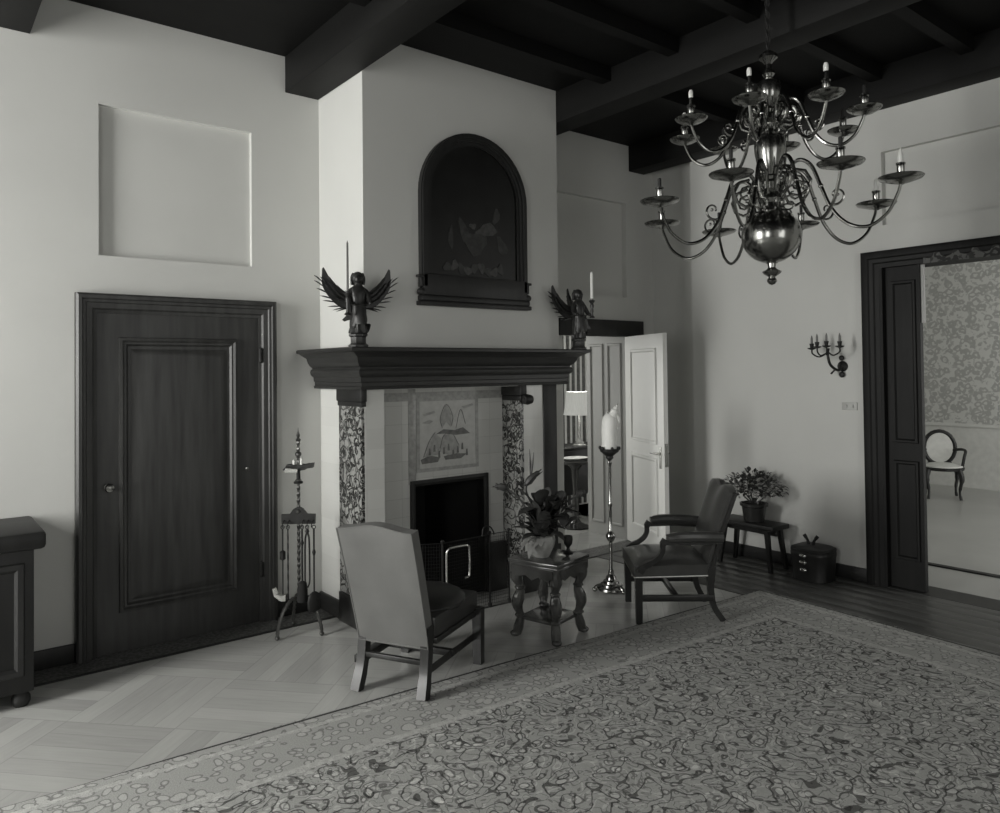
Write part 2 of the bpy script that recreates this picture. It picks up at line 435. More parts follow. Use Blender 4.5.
def skirting(name, pts, h=.105, mat='black_wood'):
    m = MB()
    for a, b, c, d in pts: m.b2((a, b, 0), (c, d, h), .006)
    return struct(m.build(name, mat))
skirting('baseboard_back', [(XL, YB - .018, .764, YB), (1.952, YB - .018, 2.288, YB), (3.975, YB - .018, 4.56, YB)], .11)
skirting('baseboard_right', [(XR - .018, 2.765, XR, 4.367), (XR - .018, YR, XR, 1.35)], .105)
skirting('baseboard_chimney', [(2.268, 4.62, 2.289, 4.93)], .12, 'mantel_wood')

# windows of the left and rear walls (daylight comes in here)
def window(n, u0, u1, v0, v1, fn):
    m = MB(); t = .06
    def bar(a, b, c, d, dep0=.08, dep1=.16):
        p = [V(fn(a, c, dep0)), V(fn(b, d, dep1))]
        lo = V([min(p[0][i], p[1][i]) for i in range(3)]); hi = V([max(p[0][i], p[1][i]) for i in range(3)]); m.b2(lo, hi)
    bar(u0, u0 + t, v0, v1); bar(u1 - t, u1, v0, v1); bar(u0, u1, v0, v0 + t); bar(u0, u1, v1 - t, v1)
    w = m.build('window_%d' % n, 'white_paint'); struct(w)
    m = MB(); um = (u0 + u1) / 2
    bar(um - .02, um + .02, v0 + t, v1 - t, .1, .14); bar(u0 + t, u1 - t, v0 + 1.7, v0 + 1.74, .1, .14)
    m.build('glazing_bars', 'white_paint', w)
    m = MB(); bar(u0 - .04, u1 + .04, v0 - .05, v0, -.06, .1); m.build('window_sill', 'white_paint', w)
for i, (a, b, c, d) in enumerate(WIN): window(i + 1, a, b, c, d, lambda u, v, dd: (XL - dd, u, v))
window(3, .9, 3.1, .75, 3.35, lambda u, v, dd: (u, YR - dd, v))

# ---------------------------------------------------------------- joinery
def mould(m, x0, x1, z0, z1, prof, fn, open_bottom=False):
    """mitred moulding: prof is (inset, out) pairs; fn(u, v, d) d = out of the surface"""
    rs = []
    for i, d in prof:
        zb = z0 if open_bottom else z0 + i
        rs.append([fn(x0 + i, zb, d), fn(x0 + i, z1 - i, d), fn(x1 - i, z1 - i, d), fn(x1 - i, zb, d)])
    m.rings(rs, cap=False, close=not open_bottom)
    return m
fd = lambda u, v, d: (u, YB - d, v)
# left: great dark panelled door
d1 = MB(); mould(d1, .764, 1.952, 0, 2.125, [(0, 0), (0, .05), (.012, .06), (.03, .06), (.036, .05), (.05, .048), (.056, .04), (.085, .036), (.095, .026), (.112, .022), (.112, -.0)], fd, True)
door1 = struct(d1.build('door_1', 'door_wood', smooth=25), 'dark wooden door with one tall panel in a moulded frame')
lf = MB().b2((.874, YB - .012, .005), (1.842, YB - .0, 2.013))
mould(lf, .993, 1.70, .235, 1.87, [(0, .012), (.004, .030), (.018, .034), (.03, .024), (.04, .024), (.052, .012), (.06, .010)], fd)
mould(lf, 1.06, 1.633, .30, 1.80, [(0, .012), (.03, .022), (.05, .024), (.286, .024)], fd)
leaf1 = lf.build('door_leaf', 'door_wood', door1, smooth=25)
k = MB().lathe([(.022, 0), (.022, .006), (.009, .01), (.009, .035), (.022, .042), (.027, .055), (.022, .068), (.006, .074)], (.935, YB - .012, .985), 16, Matrix.Rotation(R(90), 3, 'X')); part_label(k.build('door_knob', 'brass', leaf1), 'dull metal knob')
m = MB(); m.lathe([(.008, -.05), (.012, -.045), (.012, .045), (.008, .05)], (1.847, YB - .03, 1.765), 10); m.lathe([(.008, -.05), (.012, -.045), (.012, .045), (.008, .05)], (1.847, YB - .03, .35), 10); m.build('hinge', 'iron', leaf1)
m = MB().lathe([(.012, 0), (.012, .006), (.004, .008)], (1.76, YB - .012, 1.02), 10, Matrix.Rotation(R(90), 3, 'X')); m.build('keyhole_plate', 'brass', leaf1)

# back opening: dark lintel, panelled reveal, white door standing open
l = MB().b2((4.545, YB - .05, 1.955), (5.665, YB + .02, 2.11), .006); struct(l.build('trim_10', 'black_wood'), 'dark lintel over the back doorway')
m = MB(); m.b2((5.44, 4.935, 0), (5.462, 5.452, 1.985))
fv = lambda u, v, d: (5.44 - d, u, v)
mould(m, 4.98, 5.17, .12, 1.9, [(0, 0), (.006, .012), (.02, .012), (.028, .002)], fv); mould(m, 5.22, 5.41, .12, 1.9, [(0, 0), (.006, .012), (.02, .012), (.028, .002)], fv)
struct(m.build('trim_11', 'grey_paint', smooth=25), 'panelled lining of the back doorway')
DA = R(-114); DL = .80
hinge = V((5.45, 4.915, 0))
xf = Matrix.Translation(hinge) @ Matrix.Rotation(DA, 4, 'Z')
m = MB().b2((0, -.02, .012), (DL, .02, 1.955))
for sgn in (1, -1):
    fn = lambda u, v, d, s=sgn: (u, s * (.02 + d), v)
    mould(m, .13, DL - .13, .98, 1.83, [(0, 0), (.006, .012), (.022, .012), (.034, .001), (.05, -.004)], fn)
    mould(m, .13, DL - .13, .18, .86, [(0, 0), (.006, .012), (.022, .012), (.034, .001), (.05, -.004)], fn)
door2 = struct(m.build('door_2', 'white_paint', smooth=25, xf=xf), 'white panelled door standing open in the back doorway')
m = MB()
for s in (1, -1):
    m.b2((DL - .085, s * .02, .78), (DL - .05, s * .026, .97)); m.tube([(DL - .067, s * .022, .91), (DL - .067, s * .06, .91)], .009); m.tube([(DL - .067, s * .058, .91), (DL - .19, s * .06, .905)], [.011, .008])
m.box((DL, 0, .9), (.004, .03, .2))
part_label(m.build('door_handle', 'bright_brass', door2, xf=xf), 'metal lever handle')

# right doorway: broad dark casing with one leaf shut
fp = lambda u, v, d: (XR - d, u, v)
m = MB(); mould(m, 1.35, 2.765, 0, 2.51, [(0, 0), (0, .045), (.014, .05), (.05, .05), (.06, .04), (.085, .036), (.095, .026), (.125, .022), (.125, -.01)], fp, True)
m.b2((XR - .02, 2.62, 0), (XR + .24, 2.70, 2.44)); m.b2((XR - .02, 1.42, 0), (XR + .24, 1.48, 2.44)); m.b2((XR - .0, 1.42, 2.385), (XR + .24, 2.70, 2.44))
door3 = struct(m.build('door_3', 'portal_wood', smooth=25), 'dark moulded doorway at the right with one leaf shut')
m = MB().b2((XR + .03, 2.375, .01), (XR + .075, 2.62, 2.385))
fq = lambda u, v, d: (XR + .03 - d, u, v)
mould(m, 2.40, 2.58, .22, .95, [(0, 0), (.006, .014), (.02, .014), (.03, .002)], fq); mould(m, 2.40, 2.58, 1.08, 2.28, [(0, 0), (.006, .014), (.02, .014), (.03, .002)], fq)
m.build('door_leaf', 'portal_wood', door3, smooth=25)
m = MB().b2((XR + .05, 2.352, 1.96), (XR + .07, 2.375, 2.385)); part_label(m.build('meeting_bead', 'grey_paint', door3), 'pale strip beside the shut leaf')
m = MB().b2((XR - .02, 1.48, 0), (XR + .24, 2.62, .006)); struct(m.build('trim_12', 'mantel_wood'), 'door sill at the right doorway')

# small switch plate by the doorway
t_ = thing('switch_plate', 'small grey switch plate on the right wall below the sconce', 'switch', (XR, 2.89, 1.34))
MB().b2((-.01, -.06, -.03), (0, .06, .03), .003).build('plate', 'plate', t_)
for y in (-.025, .025): MB().b2((-.02, y - .008, -.012), (-.008, y + .008, .012), .002).build('toggle', 'plate', t_)

# ---------------------------------------------------------------- chimney breast and fireplace
BX0, BX1, BY = 2.288, 3.975, 4.283
struct(MB().b2((BX0, BY, 1.53), (BX1, YB, HC)).build('wall_chimney', 'plaster'), 'plaster chimney breast')
FL = (3.13, 4.6, 0)
fp_ = thing('fireplace', 'tall fireplace with floral tile pilasters under a heavy dark mantelshelf', 'fireplace', FL)
def fpart(m, name, mat, par=fp_, **k): return W(m.build(name, mat, par, **k), FL if par is fp_ else (0, 0, 0))
fpart(MB().b2((BX0, BY, 0), (2.428, YB, 1.53)), 'side_cheek', 'white_tile')
fpart(MB().b2((3.60, BY, 0), (3.93, YB, 1.53)), 'side_cheek', 'white_tile')
TY = 4.50; OX0, OX1, OZ = 2.775, 3.40, .857
m = MB()
m.b2((2.428, TY, 0), (OX0, TY + .08, 1.53)); m.b2((OX1, TY, 0), (3.60, TY + .08, 1.53)); m.b2((OX0, TY, OZ), (OX1, TY + .08, 1.53))
tw = fpart(m, 'tile_wall', 'plain_tile')
# the picture made of tiles above the fire: landscape with figures
m = MB(); px0, px1, pz0, pz1 = 2.805, 3.345, .935, 1.46
F = lambda e: (lambda u, v: (px0 + u * (px1 - px0), TY - e, pz0 + v * (pz1 - pz0)))
def flat(m, poly, e, mi): m.mi = mi; m.prism(poly, F(e - .0012), F(e))
flat(m, [(0, 0), (1, 0), (1, 1), (0, 1)], .004, 0)
flat(m, [(0, 0), (1, 0), (1, .05), (0, .05)], .0055, 2); flat(m, [(0, .95), (1, .95), (1, 1), (0, 1)], .0055, 2)
flat(m, [(0, 0), (.05, 0), (.05, 1), (0, 1)], .0056, 2); flat(m, [(.95, 0), (1, 0), (1, 1), (.95, 1)], .0056, 2)
flat(m, [(.05, .15), (.3, .2), (.5, .17), (.72, .22), (.95, .17), (.95, .05), (.05, .05)], .005, 3)
flat(m, [(.06, .17), (.2, .22), (.36, .18), (.33, .12), (.08, .11)], .006, 1); flat(m, [(.42, .19), (.6, .22), (.8, .2), (.7, .14), (.45, .14)], .006, 1)
flat(m, [(.10, .20), (.18, .40), (.28, .52), (.38, .44), (.34, .22)], .0062, 2)
flat(m, [(.36, .26), (.42, .48), (.58, .50), (.68, .32), (.66, .22), (.5, .2)], .0064, 2)
flat(m, [(.30, .50), (.42, .56), (.6, .54), (.74, .57), (.86, .48), (.62, .47), (.44, .50)], .0066, 1)
flat(m, [(.40, .58), (.38, .72), (.47, .9), (.56, .76), (.54, .58), (.47, .66)], .0064, 2)
flat(m, [(.54, .6), (.66, .84), (.74, .7), (.70, .58)], .0062, 3)
flat(m, [(.08, .66), (.2, .7), (.26, .68), (.2, .64)], .006, 2); flat(m, [(.1, .78), (.28, .82), (.3, .79), (.12, .75)], .006, 2); flat(m, [(.72, .86), (.9, .9), (.92, .87), (.76, .83)], .006, 2)
for q in range(9):
    cx, cz = .2 + .075 * q, .26 + .05 * math.sin(q * 2.1); w = .018
    flat(m, [(cx - w, cz - .04), (cx - w * .6, cz + .05), (cx + w * .5, cz + .055), (cx + w, cz - .04)], .0068 + .0001 * q, 1)
m.mi = 1
for pts in ([(.4, .58), (.37, .72), (.47, .9), (.57, .74), (.55, .6)], [(.62, .56), (.7, .82), (.78, .62)], [(.36, .3), (.42, .47), (.55, .5), (.67, .33)], [(.1, .2), (.2, .42), (.29, .53)]):
    g = F(.0075); m.tube(spline([g(*p_) for p_ in pts], 6), .0016, 5)
fpart(m, 'tile_picture', ['ink_sky', 'ink_dark', 'ink_mid', 'ink_light'], smooth=0)
m = MB(); m.b2((2.74, TY - .006, OZ + .0), (2.80, TY, 1.53), .002); m.b2((2.428, TY - .004, 1.44), (3.6, TY, 1.50)); part_label(fpart(m, 'tile_border', 'ink_mid'), 'darker border tiles')
# pilasters of dark floral tiles: on the cheek's flank at left, on the inner face at right
m = MB().b2((BX0 - .022, 4.285, .20), (BX0, 4.60, 1.45)); fpart(m, 'pilaster', 'floral_tile')
m = MB().b2((3.578, BY - .004, .20), (3.606, 4.50, 1.43)); fpart(m, 'pilaster', 'floral_tile')
m = MB()
m.b2((BX0 - .034, 4.265, 1.455), (BX0 + .01, 4.62, 1.54), .008); m.b2((BX0 - .028, 4.278, 1.425), (BX0 + .01, 4.61, 1.455), .004)
fpart(m, 'capital', 'black_wood')
m = MB(); m.b2((3.56, BY - .03, 1.46), (3.62, 4.49, 1.54), .008); m.b2((3.566, BY - .02, 1.42), (3.615, 4.49, 1.46), .008)
m.lathe([(.002, -.04), (.032, -.035), (.04, 0), (.032, .035), (.002, .04)], (3.61, BY - .045, 1.43), 16, Matrix.Rotation(R(90), 3, 'Y')); m.lathe([(.001, -.046), (.014, -.042), (.014, .042), (.001, .046)], (3.61, BY - .047, 1.43), 12, Matrix.Rotation(R(90), 3, 'Y'))
fpart(m, 'capital', 'black_wood')
m = MB(); m.b2((3.80, BY - .012, 0), (3.935, BY + .1, 1.54), .004); part_label(fpart(m, 'corner_post', 'black_wood'), 'black corner board')
for a_, b_3 in (((2.428, TY - .05, 0), (OX0, TY, .36)), ((OX1, TY - .05, 0), (3.575, TY, .36)), ((3.58, 4.255, 0), (3.80, BY, .195))):
    part_label(fpart(MB().b2(a_, b_3, .004), 'plinth', 'black_stone'), 'black plinth')
m = MB(); m.b2((BX0 - .028, 4.27, 0), (BX0 + .0, 4.61, .195), .004); m.b2((BX0 - .028, 4.255, 0), (2.44, BY, .195), .004);
part_label(fpart(m, 'plinth', 'black_stone'), 'black plinth')
m = MB(); y1 = 5.2
m.quad((OX0, TY, 0), (OX0, TY, OZ), (OX0 + .08, y1, OZ), (OX0 + .08, y1, 0)); m.quad((OX1, TY, 0), (OX1 - .08, y1, 0), (OX1 - .08, y1, OZ), (OX1, TY, OZ))
m.quad((OX0 + .08, y1, 0), (OX0 + .08, y1, OZ), (OX1 - .08, y1, OZ), (OX1 - .08, y1, 0)); m.quad((OX0, TY, OZ), (OX1, TY, OZ), (OX1 - .08, y1, OZ), (OX0 + .08, y1, OZ)); m.quad((OX0, TY, .004), (OX0 + .08, y1, .004), (OX1 - .08, y1, .004), (OX1, TY, .004))
part_label(fpart(m, 'firebox', 'soot', smooth=0), 'sooty firebox')
m = MB(); fo = lambda u, v, d: (u, TY - d, v)
mould(m, OX0 - .025, OX1 + .025, 0, OZ + .025, [(0, 0), (0, .02), (.02, .024), (.04, .012), (.04, -.06)], fo, True); fpart(m, 'opening_frame', 'iron', smooth=25)
# mantelshelf: one run of moulding round three sides of the breast
m = MB()
prof = [(.0, 1.535), (.046, 1.535), (.05, 1.552), (.042, 1.556), (.042, 1.58), (.05, 1.585), (.052, 1.612), (.066, 1.622), (.074, 1.634), (.076, 1.65), (.07, 1.664), (.06, 1.668), (.06, 1.676), (.078, 1.69), (.094, 1.712), (.102, 1.738), (.106, 1.744), (.118, 1.75), (.142, 1.764), (.16, 1.775), (.176, 1.778), (.178, 1.796), (.17, 1.802), (.0, 1.802)]
rs = [[(BX0 - o, YB, z), (BX0 - o, BY - o, z), (BX1 + o, BY - o, z), (BX1 + o, YB, z)] for o, z in prof]
m.rings(rs, cap=False, close=False)
fpart(m, 'mantelshelf', 'mantel_wood', smooth=30)

# ---------------------------------------------------------------- arched picture on the breast
AX, AZ0, AW, ASP = 3.163, 2.13, .455, 2.86
pl = (AX, BY, AZ0)
pic = thing('painting', 'round-topped dark old painting hung on the chimney breast', 'painting', pl)
def arch(w, z0, zs, n=24):
    return [(-w, z0), (w, z0)] + [(w * math.cos(PI * i / n), zs + w * math.sin(PI * i / n)) for i in range(n + 1)]
def arch_band(m, w0, w1, zs, z0, y0, y1):
    n = 24
    o = [(-w0, z0)] + [(-w0 * math.cos(PI * i / n), zs + w0 * math.sin(PI * i / n)) for i in range(n + 1)] + [(w0, z0)]
    q = [(-w1, z0)] + [(-w1 * math.cos(PI * i / n), zs + w1 * math.sin(PI * i / n)) for i in range(n + 1)] + [(w1, z0)]
    m.rings([[(a, y0, b) for a, b in o], [(a, y1, b) for a, b in o], [(a, y1, b) for a, b in q], [(a, y0, b) for a, b in q]], cap=False, close=False)
m = MB(); zs = ASP - AZ0
arch_band(m, .455, .425, zs, .09, -.002, -.055); arch_band(m, .425, .405, zs, .09, -.03, -.045); arch_band(m, .405, .375, zs, .09, -.03, -.030)
arch_band(m, .462, .455, zs, .09, 0, -.04)
part_label(m.build('frame', 'black_wood', pic, smooth=30), 'black arched frame')
m = MB(); m.prism(arch(.378, .16, zs), lambda u, v: (u, -.004, v), lambda u, v: (u, -.02, v)); cv = m.build('panel', 'picture_ground', pic, smooth=0)
m = MB()
def blob(cx, cz, rx, rz, mi, a=0, n=11):
    m.mi = mi; y = -.0215 - .0002 * len(m.bm.faces) / 12
    poly = []
    for i in range(n):
        q = 2 * PI * i / n; k = 1 + .22 * math.sin(3 * q + cx * 40)
        u, v = rx * k * math.cos(q), rz * k * math.sin(q); poly.append((cx + u * math.cos(a) - v * math.sin(a), cz + u * math.sin(a) + v * math.cos(a)))
    m.prism(poly, lambda u, v: (u, -.0195, v), lambda u, v: (u, y, v))
for q in ((-.10, .50, .035, .085, 0, .3), (-.21, .44, .02, .08, 0, 0), (.10, .52, .10, .045, 1, .3), (.19, .63, .03, .06, 0, -.3), (-.02, .54, .03, .02, 1, 0), (.24, .42, .04, .07, 0, .5), (.0, .42, .10, .08, 0, 0)): blob(*q)
for i in range(9): blob(-.24 + .058 * i, .235 + .015 * math.sin(i * 1.7), .04, .028, 1 if i % 2 else 0, i)
m.build('figures', ['picture_figure', 'picture_light'], cv, smooth=0)
m = MB(); m.b2((-.455, -.055, .03), (.455, 0, .175), .006); m.b2((-.475, -.06, -.01), (.475, 0, .03), .01); m.b2((-.485, -.065, -.04), (.485, 0, -.01), .006)
for sx in (-1, 1):
    m.lathe([(.002, -.03), (.022, -.022), (.03, 0), (.022, .022), (.002, .03)], (sx * .465, -.035, .05), 12, Matrix.Rotation(R(90), 3, 'X'))
    m.box((sx * .470, -.035, .155), (.05, .04, .018), None, .004); m.box((sx * .46, -.03, .115), (.03, .04, .065), None, .006)
m.build('ledge', 'black_wood', pic)

# ---------------------------------------------------------------- angel candlesticks
def angel(name, label, loc, rz, side, back, face):
    A = thing(name, label, 'candlestick', loc, rz, 'carved angel candlesticks on the mantelshelf')
    m = MB(); oct_ = 8
    m.lathe([(.062, 0), (.064, .012), (.052, .018), (.048, .025), (.048, .06), (.058, .066), (.06, .078), (.05, .082), (.03, .083)], (0, 0, 0), oct_, Matrix.Rotation(R(22.5), 3, 'Z')); m.build('pedestal', 'carved_wood', A)
    s = side
    vs = [(0, 0, .20), (0, -.004, .265), (0, 0, .318), (0, 0, .358), (0, -.004, .384), (0, -.008, .42),   # hips, waist, chest, neck base, neck, head
          (.052, 0, .338), (.070, -.03, .275), (.066, -.07, .262),       # right arm
          (-.052, 0, .338), (-.070, -.03, .275), (-.066, -.07, .262),
          (.028, -.03, .14), (.025, .012, .085), (-.022, -.01, .14), (-.026, .0, .085)]
    ed = [(0, 1), (1, 2), (2, 3), (3, 4), (4, 5), (3, 6), (6, 7), (7, 8), (3, 9), (9, 10), (10, 11), (0, 12), (12, 13), (0, 14), (14, 15)]
    rd = [.05, .042, .052, .03, .02, .033, .022, .017, .011, .022, .017, .011, .04, .03, .04, .03]
    body = mobj('figure', skin(vs, ed, rd), 'carved_wood', A)
    # robe with folds, from chest to pedestal
    m = MB(); fo = lambda a, z: 1 + (.16 * math.sin(7 * a + 9 * z)) * max(0, min(1, (.30 - z) / .18))
    m.lathe([(.030, .345), (.046, .32), (.045, .28), (.043, .255), (.048, .22), (.048, .17), (.047, .12), (.054, .088), (.05, .083)], (0, -.004, 0), 36, Matrix.Diagonal((1, .85, 1)).to_3x3(), flat=fo)
    m.tube(spline([(-.05, -.035, .262), (0, -.052, .255), (.05, -.035, .262), (.045, .03, .262), (-.045, .03, .262), (-.05, -.035, .262)], 4), .006, 6)
    m.prism([(s * .052, .262), (s * .075, .19), (s * .10, .165), (s * .085, .155), (s * .04, .17)], lambda u, v: (u, -.03, v), lambda u, v: (u, -.005, v))
    m.build('robe', 'carved_wood', A)
    # hair and the features of the face
    m = MB(); m.ball((0, .004, .424), .0385, (1, .98, 1.08), 16)
    for i in range(14):
        a = PI * (.02 + .96 * i / 13); x, y = .036 * math.cos(a), .006 + .034 * math.sin(a) 
        m.tube(spline([(x * .7, y * .7, .455), (x * 1.05, y, .43), (x * 1.12, y * 1.05, .405), (x * 1.02, y * 1.1, .385)], 3), [.010, .006], 6)
    m.build('hair', 'carved_wood', A)
    m = MB(); m.ball((0, -.019, .417), .0285, (.9, .85, 1.18), 16)
    m.tube([(0, -.041, .426), (0, -.05, .412)], [.003, .006], 6)
    for q in (-1, 1): m.ball((q * .010, -.040, .425), .0045, (1.3, .7, .8), 8)
    m.tube([(-.008, -.040, .4), (0, -.043, .399), (.008, -.040, .4)], .0026, 6)
    m.ball((0, -.037, .391), .007, (1.2, .8, .9), 8)
    m.build('face', face, A)
    for q in (-1, 1):   # wing: a solid blade swept up and out, ribbed with long overlapping feathers
        m = MB(); root = V((q * .024, .036, .31)); tip = V((q * .205, .055, .49))
        lead = spline([root + V((0, 0, .01)), root + V((q * .05, .012, .022)), root + V((q * .10, .016, .062)), root + V((q * .145, .016, .115)), tip], 6)
        trail = spline([root + V((q * .012, 0, -.075)), root + V((q * .075, .006, -.066)), root + V((q * .14, .012, -.008)), root + V((q * .185, .016, .07)), tip + V((q * .006, 0, -.012))], 6)
        K = 6; g = []
        for a_, b_4 in zip(lead, trail): g.append([a_.lerp(b_4, k / K) for k in range(K + 1)])
        m.rings([[p_ + V((0, -.006, 0)) for p_ in r_] + [p_ + V((0, .006, 0)) for p_ in reversed(r_)] for r_ in g])
        m.tube(lead, [.014, .013, .010, .006], 8)
        for row, (f0, f1, L) in enumerate(((.95, 1.0, .085), (.66, .72, .075), (.36, .42, .06))):
            for i in range(8 - row):
                k = int(1 + i * 2.7); a_, b_4 = lead[k], trail[k]; u = k / 24
                d = V((q * (.78 - .25 * u), 0, (-.25 if row == 0 else .2) + .95 * u))
                m.leaf(a_.lerp(b_4, f0) + V((0, -.009 - .003 * row, 0)), d, L * (1.05 - .3 * u), .026, 0, .3, 4)
        if q > 0 and back: bmesh.ops.transform(m.bm, matrix=Matrix.Translation(root) @ Matrix.Rotation(R(72), 4, 'Z') @ Matrix.Translation(-root), verts=m.bm.verts)
        w = m.build('wing', 'carved_wood', A)
    m = MB(); hx, hy = s * .072, -.078; up = .05 if back else 0
    m.lathe([(.018, .19), (.022, .196), (.012, .205), (.009, .225), (.013, .24), (.010, .262), (.016, .282), (.011, .30), (.024, .318), (.026, .324), (.012, .326), (.013, .338), (.008, .338)], (hx, hy, up), 14); m.build('candle_holder', 'carved_wood', A)
    return A
a1 = angel('angel_candlestick', 'carved angel with both wings spread at the left end of the mantelshelf', (2.185, 4.165, 1.802), R(-20), -1, False, 'bronze')
a2 = angel('angel_candlestick', 'carved angel holding up a white candle at the right end of the mantelshelf', (4.065, 4.155, 1.802), R(-6), 1, True, 'bronze')
def on_angel(loc, rz, p):
    q = Matrix.Rotation(rz, 3, 'Z') @ V(p); return V(loc) + q
q = on_angel((2.185, 4.165, 1.802), R(-20), (-.072, -.078, .330))
c = thing('candle', 'thin dark taper held by the left angel on the mantelshelf', 'candle', q)
MB().lathe([(.0075, 0), (.0065, .295), (.003, .305)], (0, 0, 0), 10).build('wax', 'dark_wax', c); MB().tube([(0, 0, .30), (.001, 0, .312)], .0012, 5).build('wick', 'soot', c)
q = on_angel((4.065, 4.155, 1.802), R(-6), (.072, -.078, .380))
c = thing('candle', 'white candle held up by the right angel on the mantelshelf', 'candle', q)
MB().lathe([(.0125, 0), (.0115, .205), (.004, .215)], (0, 0, 0), 12).build('wax', 'candle_wax', c); MB().tube([(0, 0, .212), (.001, 0, .226)], .0014, 5).build('wick', 'soot', c)
# ---------------------------------------------------------------- chandelier
CX, CY = 3.792, 2.334
ch = thing('chandelier', 'large two-tier brass chandelier with curling arms hanging from the beams', 'chandelier', (CX, CY, 0))
def cz(y): return 1.65 + (367.3 - y) / 178.6
m = MB(); m.lathe([(.0, cz(52) + .02), (.03, cz(52)), (.05, cz(55)), (.05, cz(58)), (.03, cz(61)), (.018, cz(64)), (.018, cz(69)), (.032, cz(71)), (.034, cz(74)), (.022, cz(77)), (.03, cz(79)), (.06, cz(82)), (.066, cz(87)), (.056, cz(97)), (.042, cz(104)), (.03, cz(107)), (.036, cz(110)), (.03, cz(113))], n=28); m.build('upper_vase', 'brass', ch)
m = MB(); m.lathe([(.03, cz(113)), (.05, cz(116)), (.052, cz(121)), (.034, cz(124)), (.03, cz(128)), (.05, cz(131)), (.055, cz(134)), (.044, cz(136))], n=28); m.build('upper_hub', 'brass', ch)
m = MB(); m.lathe([(.044, cz(136)), (.076, cz(139)), (.084, cz(144)), (.082, cz(152)), (.07, cz(164)), (.056, cz(172)), (.048, cz(176)), (.056, cz(178)), (.05, cz(181))], n=28); m.build('middle_vase', 'brass', ch)
m = MB(); m.lathe([(.05, cz(181)), (.062, cz(184)), (.06, cz(190)), (.045, cz(193)), (.06, cz(196)), (.068, cz(200)), (.055, cz(204)), (.06, cz(208))], n=28); m.build('lower_hub', 'brass', ch)
m = MB(); zb = cz(236)
m.lathe([(.06, cz(207))] + [(.160 * math.cos(R(a)), zb + .155 * math.sin(R(a))) for a in range(66, -80, -8)] + [(.03, cz(264))], n=40); m.build('ball', 'brass', ch)
m = MB(); m.lathe([(.024, cz(263)), (.02, cz(268)), (.03, cz(270)), (.052, cz(272)), (.046, cz(274)), (.03, cz(276)), (.016, cz(277.5)), (.026, cz(280)), (.027, cz(282)), (.016, cz(284.5)), (.002, cz(285.5))], n=24); m.build('finial', 'brass', ch)
m = MB(); zt = cz(50); m.tube([(0, 0, zt), (0, 0, 3.74)], .008, 8)
for i in range(9):
    z0 = zt + .03 + i * .034; a = (i % 2) * PI / 2
    m.tube([(math.cos(a) * .014 * math.cos(q * PI / 5), math.sin(a) * .014 * math.cos(q * PI / 5), z0 + .022 * math.sin(q * PI / 5)) for q in range(11)], .0035, 6)
m.lathe([(.002, 3.715), (.03, 3.72), (.06, 3.75), (.065, 3.79), (.066, 3.826)], n=20)
m.build('hanging_chain', 'iron', ch)
def scroll(c, r0, r1, a0, a1, n=16):   # flat spiral in (r,z)
    return [(c[0] + (r0 + (r1 - r0) * i / n) * math.cos(a0 + (a1 - a0) * i / n), c[1] + (r0 + (r1 - r0) * i / n) * math.sin(a0 + (a1 - a0) * i / n)) for i in range(n + 1)]
def arm(Rr, zc, phi, sc, dz, bulb, tip):
    rot = Matrix.Rotation(phi, 4, 'Z')
    P = lambda pts: [(r, 0, z) for r, z in pts]
    m = MB(); k = Rr / .735
    main = [(.055, zc + .03 * sc), (.10 * k, zc + .13 * sc), (.17 * k, zc + .19 * sc), (.245 * k, zc + .15 * sc), (.30 * k, zc + .03 * sc), (.36 * k, zc - .10 * sc), (.45 * k, zc - .19 * sc), (.56 * k, zc - .215 * sc), (.66 * k, zc - .16 * sc), (.715 * k, zc - .07 * sc), (Rr, zc - .012)]
    m.tube(spline(P(main), 7), [.0115, .008], 8)
    m.tube(P(scroll((.16 * k, zc + .06 * sc), .085 * sc, .012, R(100), R(-620))), [.0095, .005], 6)      # big inner scroll
    m.tube(P(scroll((.115 * k, zc - .045 * sc), .05 * sc, .01, R(60), R(480))), [.007, .004], 6)          # lower counter-scroll
    m.tube(P(scroll((.385 * k, zc - .03 * sc), .055 * sc, .012, R(-120), R(200))), [.007, .0045], 6); m.tube(P(scroll((.07 * k, zc + .12 * sc), .05 * sc, .012, R(-60), R(420))), [.008, .004], 6)     # free tendril
    m.ball((.395 * k, 0, zc - .028 * sc), .009)
    m.ball((.30 * k, 0, zc + .03 * sc), .014, n=8)
    a = m.build('arm', 'brass', ch, xf=rot)
    q = Matrix.Translation((Rr * math.cos(phi), Rr * math.sin(phi), zc)); br = .087 if Rr < .6 else .108
    MB().lathe([(.012, -.022), (.03, -.012), (.05, -.010), (br * .92, .006), (br, .016), (br * .985, .019), (br * .9, .011), (.05, -.003), (.02, .0), (.014, .004)], n=28).build('drip_pan', 'brass', a, xf=q)
    MB().lathe([(.012, .0), (.02, .006), (.012, .014), (.013, .03), (.019, .045), (.019, .075), (.023, .08), (.023, .088), (.014, .09)], n=14).build('socket', 'brass', a, xf=q)
    if bulb:
        part_label(MB().lathe([(.011, .086), (.013, .10), (.0135, .12), (.010, .142), (.004, .158), (.001, .165)], n=12).build('bulb', 'linen', a, xf=q), 'small flame-shaped bulb')
    elif tip:
        MB().lathe([(.0095, .086), (.0095, .128)], n=10).build('candle_sleeve', 'brass', a, xf=q)
        part_label(MB().lathe([(.010, .128), (.0125, .134), (.0125, .158), (.008, .17)], n=10).build('bulb', 'candle_wax', a, xf=q), 'short white bulb')
    else:
        MB().lathe([(.0095, .086), (.0095, .135), (.006, .139)], n=10).build('candle_sleeve', 'iron', a, xf=q)
fwd = math.atan2(.784, .6207)           # heading of the lens in plan
